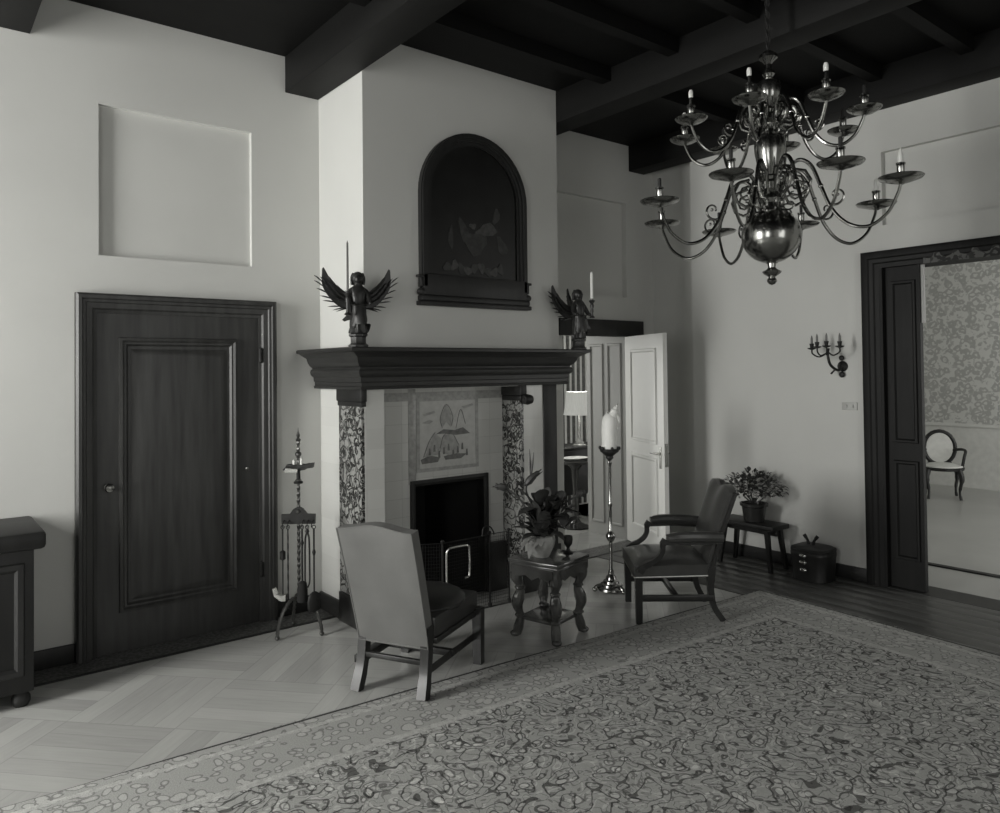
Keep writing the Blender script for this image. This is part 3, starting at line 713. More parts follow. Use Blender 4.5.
for i in range(8):
    g = R(9 + 45 * i); arm(.65, 2.557 + .045 * math.cos(R(45 * i - 10)), fwd + PI + g, 1.0, 0, i in (1, 2), False)
for i in range(8):
    g = R(14 + 45 * i); arm(.482, 2.995, fwd + PI + g, .74, 0, False, i in (0, 5, 6, 7))

# ---------------------------------------------------------------- rug
ra = R(-3.3)
rug = thing('rug', 'large patterned carpet with scrolling flowers on the parquet', 'carpet', (4.93, 3.185, 0), ra + 0)
n_ = 60; m = MB(); top = []
def wav(x): return .012 * math.sin(x * 3.1) * math.sin(x * 1.3 + 1) + (.014 * math.exp(-((x + 2.95) / .25) ** 2)) + .012 * math.exp(-((x + 3.45) / .18) ** 2)
rws = []
for i in range(n_ + 1):
    x = -RL + RL * i / n_; e = wav(x)
    rws.append([(x, e, .0005), (x, e, .011), (x, e - .01, .013), (x, -RW / 2, .013), (x, -RW + .01, .013), (x, -RW, .011), (x, -RW, .0005)])
m.rings(rws, cap=True, close=True)
m.build('pile', 'rug_pile', rug, smooth=30)
m = MB(); random.seed(4)
for i in range(196):
    y = -.01 - (RW - .02) * i / 195
    L = .035 + random.random() * .022; d = random.uniform(-.015, .015)
    m.quad((-.002, y - .012, .008), (-.002, y + .012, .008), (L, y + .010 + d, .002), (L, y - .010 + d, .002))
m.build('fringe', 'rug_fringe', rug, smooth=0)['kind'] = 'stuff'

# ---------------------------------------------------------------- upholstered chair seen from behind
c1 = thing('upholstered_chair', 'pale high-backed upholstered chair turned away facing the fireplace', 'chair', (2.195, 3.512, .002), R(28))
# back: thick padded slab, leaning, with a serpentine crest
m = MB()
def backpt(u, v):   # u -1..1 across, v 0..1 up -> centre line point
    z = .25 + v * (.625 + .010 * math.cos(u * PI * 1.15) - .006 * u * u)
    return V((-.235 - .175 * v ** 1.1, u * (.205 + .012 * v), z))
NU, NV = 14, 12; fr1 = []; bk1 = []
for j in range(NV + 1):
    f_, b_2 = [], []
    for i in range(NU + 1):
        u = -1 + 2 * i / NU; v = j / NV; p_ = backpt(u, v); ed_ = (1 - abs(u) ** 6) * (1 - (2 * v - 1) ** 8)
        f_.append(p_ + V((.035 + .022 * ed_, 0, .01))); b_2.append(p_ + V((-.030 - .008 * ed_, 0, 0)))
    fr1.append(f_); bk1.append(b_2)
vf = [[m.bm.verts.new(p_) for p_ in r] for r in fr1]; vb = [[m.bm.verts.new(p_) for p_ in r] for r in bk1]
for j in range(NV):
    for i in range(NU):
        m._f((vf[j][i], vf[j][i + 1], vf[j + 1][i + 1], vf[j + 1][i])); m._f((vb[j][i], vb[j + 1][i], vb[j + 1][i + 1], vb[j][i + 1]))
    for i, k in ((0, 0), (NU, NU)): m._f((vf[j][i], vf[j + 1][i], vb[j + 1][i], vb[j][i]))
for i in range(NU):
    m._f((vf[0][i], vb[0][i], vb[0][i + 1], vf[0][i + 1])); m._f((vf[NV][i], vf[NV][i + 1], vb[NV][i + 1], vb[NV][i]))
bk = m.build('backrest', 'upholstery', c1, smooth=50)
m = MB()
edge = [bk1[0][i] for i in range(NU + 1)]
loop = [bk1[j][0] for j in range(NV, -1, -1)] + edge[1:] + [bk1[j][NU] for j in range(1, NV + 1)] + [bk1[NV][i] for i in range(NU - 1, 0, -1)] + [bk1[NV][0]]
m.tube(loop, .005, 6); m.build('piping', 'upholstery', bk)
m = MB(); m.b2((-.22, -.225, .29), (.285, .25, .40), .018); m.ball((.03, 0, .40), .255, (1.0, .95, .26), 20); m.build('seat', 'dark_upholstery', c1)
m = MB()
for s in (-1, 1):   # padded side panel running up from the seat
    pass
m.b2((-.22, -.232, .265), (.29, .255, .295), .006); m.build('seat_rail', 'chair_wood', c1)
for s in (-1, 1):
    MB().tube(spline([(-.25, s * .185, .36), (-.245, s * .186, .25), (-.262, s * .188, .13), (-.305, s * .196, .011 if s < 0 else -.002)], 5), [.040, .034, .033, .036], 4, sq=True).build('leg', 'chair_wood', c1, smooth=25)
    MB().tube([(.262, s * .235, .31), (.262, s * .235, -.002)], [.038, .034], 4, sq=True).build('leg', 'chair_wood', c1, smooth=25)
    MB().b2((-.27, s * .195 - .012, .125), (.26, s * .222 + .012, .165), .003).build('side_stretcher', 'chair_wood', c1)
m = MB().b2((-.02, -.215, .128), (.012, .215, .162), .003); m.b2((-.272, -.18, .165), (-.25, .18, .19), .003); m.build('cross_stretcher', 'chair_wood', c1)

# ---------------------------------------------------------------- open armchair on the right
c2 = thing('armchair', 'dark leather open-arm chair standing at the edge of the carpet', 'chair', (4.095, 3.285, .006), R(140.5))
def pad(m, fn, NU, NV):
    g = [[m.bm.verts.new(fn(i / NU, j / NV, 1)) for i in range(NU + 1)] for j in range(NV + 1)]
    h = [[m.bm.verts.new(fn(i / NU, j / NV, -1)) for i in range(NU + 1)] for j in range(NV + 1)]
    for j in range(NV):
        for i in range(NU): m._f((g[j][i], g[j][i + 1], g[j + 1][i + 1], g[j + 1][i])); m._f((h[j][i], h[j + 1][i], h[j + 1][i + 1], h[j][i + 1]))
        m._f((g[j][0], g[j + 1][0], h[j + 1][0], h[j][0])); m._f((g[j][NU], h[j][NU], h[j + 1][NU], g[j + 1][NU]))
    for i in range(NU): m._f((g[0][i], h[0][i], h[0][i + 1], g[0][i + 1])); m._f((g[NV][i], g[NV][i + 1], h[NV][i + 1], h[NV][i]))
def bfn(u, v, s):
    U = 2 * u - 1; e = (1 - abs(U) ** 5) * (1 - (2 * v - 1) ** 6)
    z = .33 + v * (.505 + .03 * math.cos(U * PI / 2) - .02 * math.cos(U * PI * 1.5))
    return V((-.175 - .155 * v ** 1.15 + s * .022 + (.02 * e if s > 0 else -.006 * e), U * (.225 + .02 * v), z))
m = MB(); pad(m, bfn, 16, 12); m.build('backrest', 'leather', c2, smooth=50)
m = MB(); 
m.tube(spline([(-.337, -.245, .825), (-.345, -.16, .84), (-.348, -.08, .862), (-.348, 0, .853), (-.348, .08, .862), (-.345, .16, .84), (-.337, .245, .825)], 4), .014, 8)
for s in (-1, 1): m.tube(spline([(-.185, s * .235, .33), (-.25, s * .243, .56), (-.343, s * .247, .825)], 5), .016, 4, sq=True)
m.build('back_frame', 'chair_wood', c2)
def sfn(u, v, s):
    U = 2 * u - 1; e = (1 - abs(U) ** 4) * (1 - (2 * v - 1) ** 4); x = -.205 + .52 * v
    return V((x, U * (.235 + .04 * v), (.372 + .05 * e) if s > 0 else .292))
m = MB(); pad(m, sfn, 14, 14); m.build('seat', 'leather', c2, smooth=50)
m = MB(); m.tube([(-.205, -.237, .30), (.318, -.277, .30), (.318, .277, .30), (-.205, .237, .30), (-.205, -.237, .30)], .005, 6); part_label(m.build('nail_trim', 'nail', c2), 'row of metal nails along the seat edge')
for s in (-1, 1):
    m = MB(); m.tube(spline([(-.25, s * .262, .552), (-.10, s * .285, .560), (.03, s * .292, .560), (.11, s * .29, .552)], 5), [.034, .036, .036, .036, .036, .033, .028], 10); ar = m.build('arm_pad', 'leather', c2)
    m = MB(); m.tube(spline([(.118, s * .29, .545), (.136, s * .29, .515), (.138, s * .288, .475), (.158, s * .285, .435), (.205, s * .281, .40), (.26, s * .279, .372), (.285, s * .277, .335)], 5), [.026, .022, .021, .022, .026, .03], 4, sq=True)
    m.tube(spline([(-.25, s * .262, .525), (-.06, s * .288, .530), (.12, s * .29, .526)], 5), .02, 4, sq=True); m.build('arm_support', 'chair_wood', c2, smooth=30)
    MB().tube([(.285, s * .235, .33), (.285, s * .235, -.006)], [.034, .028], 4, sq=True).build('leg', 'chair_wood', c2, smooth=25)
    MB().tube(spline([(-.19, s * .225, .36), (-.18, s * .222, .22), (-.20, s * .222, .10), (-.258, s * .228, .008 if s > 0 else -.006)], 5), [.032, .028, .026, .026], 4, sq=True).build('leg', 'chair_wood', c2, smooth=25)
    MB().b2((-.195, s * .226 - .011, .135), (.285, s * .232 + .011, .175), .003).build('side_stretcher', 'chair_wood', c2)
MB().b2((.02, -.225, .14), (.052, .225, .17), .003).build('cross_stretcher', 'chair_wood', c2)

# ---------------------------------------------------------------- little carved table
tb = thing('side_table', 'small dark carved table with scrolled legs between the two chairs', 'table', (3.155, 3.515, 0), R(14))
MB().b2((-.185, -.185, .462), (.185, .185, .488), .008).build('tabletop', 'table_wood', tb)
m = MB(); m.b2((-.178, -.178, .40), (.178, .178, .462), .004)
for k in range(4):
    rot = Matrix.Rotation(k * PI / 2, 4, 'Z')
    f = lambda u, v: rot @ V((u, -.178, v)); g = lambda u, v: rot @ V((u, -.188, v))
    m.prism([(-.15, .405), (-.11, .385), (-.05, .40), (0, .375), (.05, .40), (.11, .385), (.15, .405), (.15, .45), (-.15, .45)], f, g)
m.build('apron', 'table_wood', tb)
for sx in (-1, 1):
    for sy in (-1, 1):
        m = MB(); d = V((sx, sy, 0)).normalized()
        pts = [(.155, .47), (.166, .41), (.168, .365), (.156, .32), (.150, .28), (.160, .235), (.166, .195), (.156, .15), (.150, .115), (.160, .06), (.170, .018)]
        rad = [.036, .040, .038, .025, .027, .037, .036, .024, .025, .031, .028]
        sp = spline([V((sx * .707 * r * 1.22, sy * .707 * r * 1.22, z)) for r, z in pts], 4)
        rr = [rad[0] + 0 for _ in sp]
        for i in range(len(sp)):
            u = i / (len(sp) - 1) * (len(rad) - 1); k = min(int(u), len(rad) - 2); rr[i] = rad[k] + (rad[k + 1] - rad[k]) * (u - k)
        m.tube(sp, rr, 10)
        for z, r in ((.30, .152), (.13, .152)): m.ball((sx * .707 * r * 1.22, sy * .707 * r * 1.22, z), .034, (1, 1, .5), 12)
        q = .178 * .707 * 1.22; m.ball((sx * q, sy * q, .02), .032, (1, 1, .62), 12)
        m.build('leg', 'table_wood', tb)
m = MB(); m.b2((-.135, -.135, .105), (.135, .135, .128), .006); m.build('shelf', 'table_wood', tb)

# flowers on the table
def tp(x, y, z=0.): 
    q = Matrix.Rotation(R(14), 3, 'Z') @ V((x, y, 0)); return V((3.155 + q.x, 3.515 + q.y, .489 + z))
vs = thing('flower_vase', 'pale pot of broad dark leaves and beaked flowers on the carved table', 'plant', tp(-.05, .02))
MB().lathe([(.045, 0), (.05, .006), (.062, .03), (.082, .075), (.088, .105), (.08, .13), (.086, .138), (.078, .14), (.07, .125)], n=24).build('pot', 'ceramic', vs)
m = MB(); m.lathe([(.076, .118), (.04, .126), (.001, .128)], n=20, cap=False); m.build('soil', 'soot', vs)
random.seed(21); m = MB()
for i in range(80):
    a = random.uniform(0, 2 * PI); el = random.uniform(.15, 1.35); L = random.uniform(.12, .22)
    h = random.uniform(.12, .33); b0 = V((math.cos(a) * random.uniform(.01, .06), math.sin(a) * random.uniform(.01, .06), h))
    b0 += V((.10, -.08, .02)) * (random.random() if i % 2 else 0)
    m.leaf(b0, (math.cos(a) * math.cos(el), math.sin(a) * math.cos(el), math.sin(el)), L, random.uniform(.055, .095), random.uniform(.1, .5), .12)
lv = m.build('foliage', 'leaf', vs)
m = MB()
for i in range(12):
    a = PI * .9 + random.uniform(-1.2, 1.2); m.leaf((math.cos(a) * .05, math.sin(a) * .05, .13), (math.cos(a), math.sin(a), random.uniform(-.3, .5)), random.uniform(.08, .13), .06, .7, .1)
part_label(m.build('drooping_leaves', 'pale_leaf', vs), 'paler drooping leaves')
rt = V((.784, -.621, 0))    # across the picture
def strel(name, stem, beakdir, up):
    m = MB(); m.tube(spline(stem, 6), [.007, .006], 6); s = m.build('stem', 'leaf', vs)
    e = V(stem[-1]); bd = V(beakdir)
    m = MB(); m.tube(spline([e - bd * .2, e, e + bd * .45 + V((0, 0, .006)), e + bd], 4), [.006, .017, .024, .022, .014, .004], 8); m.build('beak', 'flower_dark', s)
    m = MB()
    for q in up: m.tube([e + bd * .25, e + bd * .25 + V(q) * .55, e + bd * .25 + V(q)], [.0045, .007, .0015], 5)
    m.build('petals', 'flower_dark', s)
rb = Matrix.Rotation(-R(0), 3, 'Z')
strel('a', [(.0, 0, .13), V((.0, 0, .30)) - rt * .05, V((0, 0, .40)) - rt * .09, V((0, 0, .455)) - rt * .085], rt * .09 + V((0, 0, .085)), [rt * -.005 + V((0, 0, .19)), rt * .075 + V((0, 0, .05)), rt * .02 + V((0, 0, .17))])
strel('b', [(-.02, 0, .13), V((0, 0, .34)) - rt * .12, V((0, 0, .425)) - rt * .215], rt * -.085 + V((0, 0, .01)), [rt * -.05 + V((0, 0, .02)), rt * -.045 + V((0, 0, .03)), rt * -.04 + V((0, 0, -.012))])
strel('c', [(.03, 0, .13), V((0, 0, .30)) + rt * .12, V((0, 0, .38)) + rt * .23], rt * .06 + V((0, 0, .01)), [rt * .03 + V((0, 0, .03)), rt * .03 + V((0, 0, -.02))])
gb = thing('goblet', 'small dark footed cup beside the flower pot on the carved table', 'cup', tp(.13, -.06))
m = MB(); m.lathe([(.03, 0), (.032, .005), (.012, .014), (.009, .03), (.014, .04), (.026, .055), (.031, .085), (.028, .105), (.025, .105), (.02, .06), (.001, .05)], n=20); m.build('bowl', 'iron', gb)
# ---------------------------------------------------------------- floor candlestick with thick candle
fc = thing('floor_candlestick', 'tall slender brass floor candlestick standing before the back doorway', 'candlestick', (4.115, 3.895, 0))
m = MB(); m.lathe([(.105, .012), (.112, .02), (.108, .032), (.085, .042), (.08, .055), (.062, .062), (.058, .078), (.04, .086), (.035, .11), (.022, .125), (.02, .15)], n=28)
for k in range(3):
    a = 2 * PI * k / 3 + .5; p_ = V((math.cos(a), math.sin(a), 0))
    m.tube(spline([p_ * .06 + V((0, 0, .045)), p_ * .105 + V((0, 0, .04)), p_ * .125 + V((0, 0, .022))], 4), [.018, .014], 8); m.ball(p_ * .126 + V((0, 0, .019)), .019, (1, 1, 1), 10)
m.build('base', 'brass', fc)
m = MB(); m.lathe([(.02, .14), (.013, .17), (.012, .36), (.016, .365), (.026, .378), (.036, .40), (.036, .415), (.022, .435), (.014, .45), (.011, .62), (.016, .635), (.016, .65), (.011, .665), (.010, .93), (.018, .95), (.014, .965), (.02, .98)], n=18); m.build('shaft', 'brass', fc)
m = MB(); m.lathe([(.018, .975), (.03, .985), (.026, 1.0), (.045, 1.015), (.07, 1.035), (.073, 1.055), (.068, 1.057), (.05, 1.03), (.001, 1.03)], n=24)
for k in range(6):
    a = 2 * PI * k / 6; m.ball((.072 * math.cos(a), .072 * math.sin(a), 1.06), .012, (1, 1, 1.2), 8)
m.build('drip_pan', 'iron', fc)
cd = thing('candle', 'thick white candle with a melted leaning top on the floor candlestick', 'candle', (4.115, 3.895, 1.031))
m = MB(); sg = 22; rgs = []
for z, r, lean in ((0, .056, 0), (.06, .057, 0), (.15, .058, .0), (.215, .057, .004), (.245, .053, .008), (.268, .044, .014), (.285, .03, .02)):
    rgs.append([(lean * .6 + r * (1 + .05 * math.sin(3 * 2 * PI * i / sg)) * math.cos(2 * PI * i / sg), -lean * .4 + r * (1 + .05 * math.sin(2 * 2 * PI * i / sg + 1)) * math.sin(2 * PI * i / sg), z + (.012 * math.sin(2 * PI * i / sg) if z > .2 else 0)) for i in range(sg)])
m.rings(rgs)
e = rt
m.tube(spline([V((0, 0, .25)) + e * .02, V((0, 0, .29)) + e * .035, V((0, 0, .325)) + e * .05, V((0, 0, .345)) + e * .062], 4), [.034, .028, .018, .008], 10)
m.tube(spline([V((0, 0, .27)) + e * .05, V((0, 0, .245)) + e * .066, V((0, 0, .20)) + e * .064, V((0, 0, .17)) + e * .06], 4), [.016, .016, .011, .005], 8)
m.build('wax', 'candle_wax', cd)
m = MB(); m.tube([V((0, 0, .335)) + e * .058, V((0, 0, .36)) + e * .068], .002, 5); m.build('wick', 'soot', cd)

# ---------------------------------------------------------------- fire irons
FSL = V((1.955, 4.545, 0))
fs = thing('fire_tool_stand', 'tall twisted iron fire tool stand on three bowed feet beside the dark door', 'fire tool stand', FSL)
ax = V((.80, -.60, 0))     # direction of the hook board
lx = V((.784, -.621, 0)); fwv = V((.621, .784, 0))
m = MB(); tw = []
m.tube([(0, 0, .22 + i * .0072) for i in range(140)], [.011] * 140, 4, sq=True, tw=.28)
m.lathe([(.011, 1.21), (.018, 1.222), (.008, 1.232), (.012, 1.25), (.004, 1.275), (.001, 1.30)], n=10)
for z in (.22, .77, .96, 1.13): m.lathe([(.011, -.016), (.02, -.006), (.02, .006), (.011, .016)], (0, 0, z), 12)
m.build('column', 'twisted_iron', fs, smooth=25)
for px_, py_ in ((277, 640), (323, 636), (293, 629)): pass
for tgt in (V((1.797, 4.51, 0)), V((2.045, 4.41, 0)), V((1.99, 4.72, 0))):
    e = tgt - FSL; m = MB()
    pts = [V((0, 0, .225)), e * .35 + V((0, 0, .225)), e * .72 + V((0, 0, .165)), e * .95 + V((0, 0, .075)), e + V((0, 0, .012))]
    sp = spline(pts, 6); m.tube(sp, [.009 + .0035 * (i % 2) for i in range(len(sp))], 6); m.ball(e + V((0, 0, .014)), .016, (1, 1, .85), 10)
    m.build('leg', 'twisted_iron', fs)
m = MB(); th = fwv * .012
pr_ = [(-.105, .69), (.105, .69), (.107, .75), (.055, .752), (.03, .785), (0, .80), (-.03, .785), (-.055, .752), (-.107, .75)]
m.prism(pr_, lambda u, v: lx * u + V((0, 0, v)) - th, lambda u, v: lx * u + V((0, 0, v)) + th)
hb = m.build('hook_board', 'iron', fs, smooth=25)
m = MB()
HX = [-.088, -.055, .034, .066, .094]
for u in HX: MB().tube(spline([lx * u - fwv * .01 + V((0, 0, .715)), lx * u - fwv * .045 + V((0, 0, .70)), lx * u - fwv * .055 + V((0, 0, .68)), lx * u - fwv * .034 + V((0, 0, .675))], 4), .003, 6).build('hook', 'iron', hb)
# candle arm near the top: a cross-piece with a small tray
m = MB(); m.tube(spline([lx * -.095 + V((0, 0, 1.03)), lx * -.06 + V((0, 0, 1.055)), V((0, 0, 1.045)), lx * .06 + V((0, 0, 1.055)), lx * .095 + V((0, 0, 1.065))], 5), [.006, .014, .018, .02, .016, .012], 8)
m.prism([(.02, 1.035), (.095, 1.045), (.10, 1.075), (.02, 1.06)], lambda u, v: lx * u + V((0, 0, v)) - fwv * .018, lambda u, v: lx * u + V((0, 0, v)) + fwv * .018)
m.lathe([(.028, .945), (.03, .955), (.014, .965), (.012, 1.02), (.022, 1.04)], n=12); m.build('cross_piece', 'iron', fs)
m = MB(); m.prism([(-.085, 1.02), (.0, 1.015), (0, 1.038), (-.075, 1.043)], lambda u, v: lx * u + V((0, 0, v)) - fwv * .024, lambda u, v: lx * u + V((0, 0, v)) - fwv * .010)
part_label(m.build('bright_plate', 'bright_brass', fs), 'shiny plate on the cross-piece')
for u, h in ((-.028, .04), (.02, .052)): part_label(MB().lathe([(.009, 1.05), (.009, 1.05 + h), (.004, 1.055 + h)], lx * u, 10).build('candle_stub', 'candle_wax', fs), 'short white candle stub')
def fireiron(name, label, u, build):
    o = thing(name, label, 'fire tool', FSL + lx * u - fwv * .048, 0, 'fire irons on the stand'); build(o); return o
def ring(m, z, r=.011): m.tube([(lx * (r * math.cos(a * PI / 6)) + V((0, 0, z + r * math.sin(a * PI / 6)))) for a in range(13)], .003, 6)
def b_shovel(o):
    m = MB(); ring(m, .678); m.tube([(0, 0, .667), (0, 0, .26)], [.005, .004], 6); m.lathe([(.004, .47), (.018, .48), (.018, .525), (.004, .535)], n=10); m.build('handle', 'iron', o)
    m = MB(); q = [(-.062, .30), (-.05, .25), (-.01, .222), (.02, .222), (.022, .26), (-.008, .255), (-.035, .265), (-.05, .30)]
    m.prism(q, lambda u, v: lx * u + V((0, 0, v)) - fwv * .02, lambda u, v: lx * u + V((0, 0, v)) + fwv * .02); part_label(m.build('pan', 'bright_brass', o), 'shiny upturned pan')
def b_poker(o):
    m = MB(); ring(m, .678); m.tube([(0, 0, .667 - i * .012) for i in range(38)], [.0055] * 38, 4, sq=True, tw=.3); m.tube(spline([(0, 0, .22), (0, 0, .18), lx * .02 + V((0, 0, .165))], 4), [.006, .003], 6); m.build('rod', 'iron', o)
def b_tongs(o):
    m = MB(); ring(m, .678); m.lathe([(.008, .64), (.014, .65), (.008, .667)], n=10)
    for s in (-1, 1): m.tube(spline([(0, 0, .65), lx * s * .012 + V((0, 0, .6)), lx * s * .014 + V((0, 0, .45)), lx * s * .014 + V((0, 0, .34)), lx * s * .002 + V((0, 0, .30))], 4), [.006, .0045], 6)
    m.build('arms', 'iron', o)
def b_brush(o):
    m = MB(); ring(m, .678); m.tube([(0, 0, .667), (0, 0, .30)], .006, 6); m.lathe([(.006, .56), (.012, .58), (.006, .6)], n=10); m.build('handle', 'iron', o)
    MB().lathe([(.012, .34), (.026, .33), (.032, .29), (.033, .215), (.025, .21)], n=16).build('bristles', 'soot', o)
def b_scoop(o):
    m = MB(); ring(m, .678); m.tube([(0, 0, .667), (0, 0, .27)], [.006, .005], 6); m.lathe([(.006, .5), (.012, .52), (.006, .54)], n=10); m.build('handle', 'iron', o)
    MB().lathe([(.012, .275), (.034, .26), (.045, .22), (.044, .17), (.026, .15)], n=18, mat=Matrix.Diagonal((1, .35, 1)).to_3x3()).build('blade', 'iron', o)
fireiron('fire_shovel', 'small fire shovel with a shiny upturned pan, leftmost tool on the stand', HX[0], b_shovel)
fireiron('poker', 'thin twisted iron poker, second from the left on the fire tool stand', HX[1], b_poker)
fireiron('hearth_brush', 'hearth brush with a round dark head just right of the stand column', HX[2], b_brush)
fireiron('fire_tongs', 'long two-armed iron tongs near the right end of the hook board', HX[3], b_tongs)
fireiron('coal_scoop', 'coal scoop with a rounded dark blade, rightmost on the hook board', HX[4] + .014, b_scoop)

# ---------------------------------------------------------------- folding fire screen
scn = thing('fire_screen', 'folding wire mesh fire screen with brass loop handles before the hearth', 'fire screen', (3.1, 4.2, 0))
def panel(nm, a, b, h):
    a, b = V(a), V(b); m = MB()
    m.tube([a, a + V((0, 0, h)), b + V((0, 0, h)), b, a], .007, 6)
    for p_ in (a, b): m.ball(p_ + V((0, 0, h + .012)), .012, n=8); m.tube([p_ + V((0, 0, .0)), p_ + V((0, 0, .03))], .012, 8)
    o = m.build(nm, 'iron', scn)
    m = MB(); n = max(4, int((b - a).length / .018))
    for i in range(1, n): m.tube([a.lerp(b, i / n) + V((0, 0, .02)), a.lerp(b, i / n) + V((0, 0, h))], .0012, 4)
    k = int(h / .022)
    for i in range(1, k): m.tube([a + V((0, 0, i * h / k)), b + V((0, 0, i * h / k))], .0012, 4)
    m.build('mesh', 'iron', o); return o
panel('panel', (-.46, .07, 0), (-.30, -.02, 0), .50); panel('panel', (-.295, -.02, 0), (.095, -.02, 0), .50); pr3 = panel('panel', (.10, -.02, 0), (.262, -.03, 0), .505)
m = MB(); m.tube(spline([(-.285, -.05, .24), (-.285, -.05, .42), (-.27, -.05, .462), (-.23, -.05, .468), (-.15, -.05, .468), (-.11, -.05, .462), (-.098, -.05, .42), (-.10, -.05, .27), (-.14, -.05, .25)], 6), .007, 8); part_label(m.build('loop_handle', 'bright_brass', scn), 'bright brass loop')
m = MB(); m.tube(spline([(.03, -.03, .505), (.035, -.03, .55), (.06, -.03, .565), (.10, -.03, .555), (.125, -.03, .52), (.13, -.03, .50)], 5), .005, 8); m.build('top_handle', 'iron', scn)

# ---------------------------------------------------------------- bench with potted flowers, box, sconce at the right wall
bn = thing('bench', 'low dark wooden bench on splayed legs against the right wall', 'bench', (5.53, 3.63, 0), R(88))
m = MB(); m.b2((-.275, -.12, .335), (.275, .12, .375), .008); m.build('bench_top', 'black_wood', bn)
for sx in (-1, 1):
    for sy in (-1, 1): MB().tube([(sx * .20, sy * .085, .34), (sx * .245, sy * .105, 0)], [.026, .02], 4, sq=True).build('leg', 'black_wood', bn, smooth=25)
MB().b2((-.24, -.012, .28), (.24, .012, .335), .003).build('apron', 'black_wood', bn)
pf = thing('potted_plant', 'bushy plant with pale blossoms in a dark pot on the low bench', 'plant', (5.52, 3.60, .376))
m = MB(); m.lathe([(.075, 0), (.082, .005), (.098, .12), (.112, .128), (.114, .15), (.10, .152), (.095, .13), (.001, .125)], n=26); m.build('pot', 'dark_pot', pf)
random.seed(5); m = MB(); f2 = MB()
def dome():
    while True:
        p_ = V((random.uniform(-1, 1), random.uniform(-1, 1), random.uniform(-.35, 1)))
        if .45 < p_.length < 1: return V((p_.x * .21, p_.y * .25, .27 + p_.z * .14))
for i in range(330):
    p_ = dome(); d = (p_ - V((0, 0, .2))).normalized() + V([random.uniform(-.5, .5) for _ in range(3)]); m.leaf(p_, d, random.uniform(.035, .06), random.uniform(.03, .045), random.uniform(0, .6), .1, 3)
for i in range(14): m.tube(spline([(0, 0, .13), dome() * .5 + V((0, 0, .1)), dome()], 3), .003, 4)
m.build('foliage', 'leaf', pf)
for i in range(75):
    p_ = dome(); p_ = V((p_.x, p_.y, .25)) + (p_ - V((p_.x, p_.y, .25))) * 1.02; d0 = (p_ - V((0, 0, .22))).normalized(); p_ = p_ + d0 * .012
    for k in range(5):
        a = 2 * PI * k / 5; s1 = d0.orthogonal().normalized(); s2 = d0.cross(s1); f2.leaf(p_, s1 * math.cos(a) + s2 * math.sin(a) + d0 * .4, .02, .018, .1, .1, 2)
part_label(f2.build('blossoms', 'flower_pale', pf), 'pale small blossoms')
bx = thing('log_box', 'dark rounded box with two upright handles on the floor by the right wall', 'box', (5.53, 3.09, 0), R(90))
m = MB(); sg = 28; rg = []
def sup(a, w, d): 
    c_, s_ = math.cos(a), math.sin(a); return (w * math.copysign(abs(c_) ** .5, c_), d * math.copysign(abs(s_) ** .5, s_))
for z, k in ((0, .93), (.012, .95), (.02, .93), (.18, 1.0), (.2, 1.03), (.215, 1.03), (.225, 1.0)): rg.append([(*sup(2 * PI * i / sg, .145 * k, .13 * k), z) for i in range(sg)])
m.rings(rg); m.build('body', 'black_wood', bx)
rg = []
m = MB()
for z, k in ((.226, 1.02), (.24, 1.03), (.252, .98), (.262, .8), (.267, .4), (.268, .05)): rg.append([(*sup(2 * PI * i / sg, .145 * k, .13 * k), z) for i in range(sg)])
m.rings(rg); m.build('lid', 'black_wood', bx)
for s in (-1, 1): MB().tube(spline([(.02 + s * .015, 0, .262), (.02 + s * .03, 0, .30), (.02 + s * .055, 0, .335)], 4), [.013, .011, .014], 8).build('handle', 'iron', bx)
m = MB()
for z in (.09, .15, .2): m.lathe([(.026, 0), (.03, .004), (.02, .012), (.002, .014)], (.015, .122 + z * .04, z), 14, Matrix.Rotation(R(-90), 3, 'X') @ Matrix.Diagonal((1, .55, 1)).to_3x3())
part_label(m.build('clasp', 'bright_brass', bx), 'shiny metal fittings')

sc_ = thing('wall_sconce', 'small dark branched candle sconce on the right wall beside the doorway', 'sconce', (XR, 2.94, 1.63), 0)
m = MB(); m.lathe([(.04, 0), (.042, .006), (.034, .014), (.024, .02), (.012, .03)], (0, 0, .02), 18, Matrix.Rotation(R(-90), 3, 'Y')); m.ball((-.02, 0, -.045), .024, (.6, 1, 1), 10); m.ball((-.02, 0, .085), .022, (.6, 1, 1), 10); m.build('back_plate', 'iron', sc_)
m = MB(); m.tube(spline([(-.02, 0, .02), (-.08, .0, -.01), (-.15, .02, .03), (-.17, .03, .10), (-.16, .03, .16)], 6), [.012, .009], 8)
m.tube(scroll and spline([(-.10, 0, .0), (-.12, .03, -.03), (-.08, .05, -.035), (-.07, .03, -.005)], 5), .006, 6); st_ = m.build('stem', 'iron', sc_)
for k, (dx_, dy_, dz_) in enumerate(((-.17, .16, .155), (-.20, .10, .165), (-.18, .035, .17), (-.18, -.07, .165))):
    m = MB(); m.tube(spline([(-.165, .03, .13), (dx_ * 1.02, .03 + (dy_ - .03) * .5, dz_ - .06), (dx_, dy_ * .96, dz_ - .035), (dx_, dy_, dz_)], 5), .006, 6)
    m.lathe([(.01, -.004), (.03, .004), (.033, .012), (.012, .012), (.015, .03), (.018, .045), (.012, .046)], (dx_, dy_, dz_), 14)
    ar = m.build('branch', 'iron', sc_)
    MB().lathe([(.0085, .046), (.0085, .085), (.005, .10), (.001, .11)], (dx_, dy_, dz_), 10).build('candle_sleeve', 'dark_wax', ar)

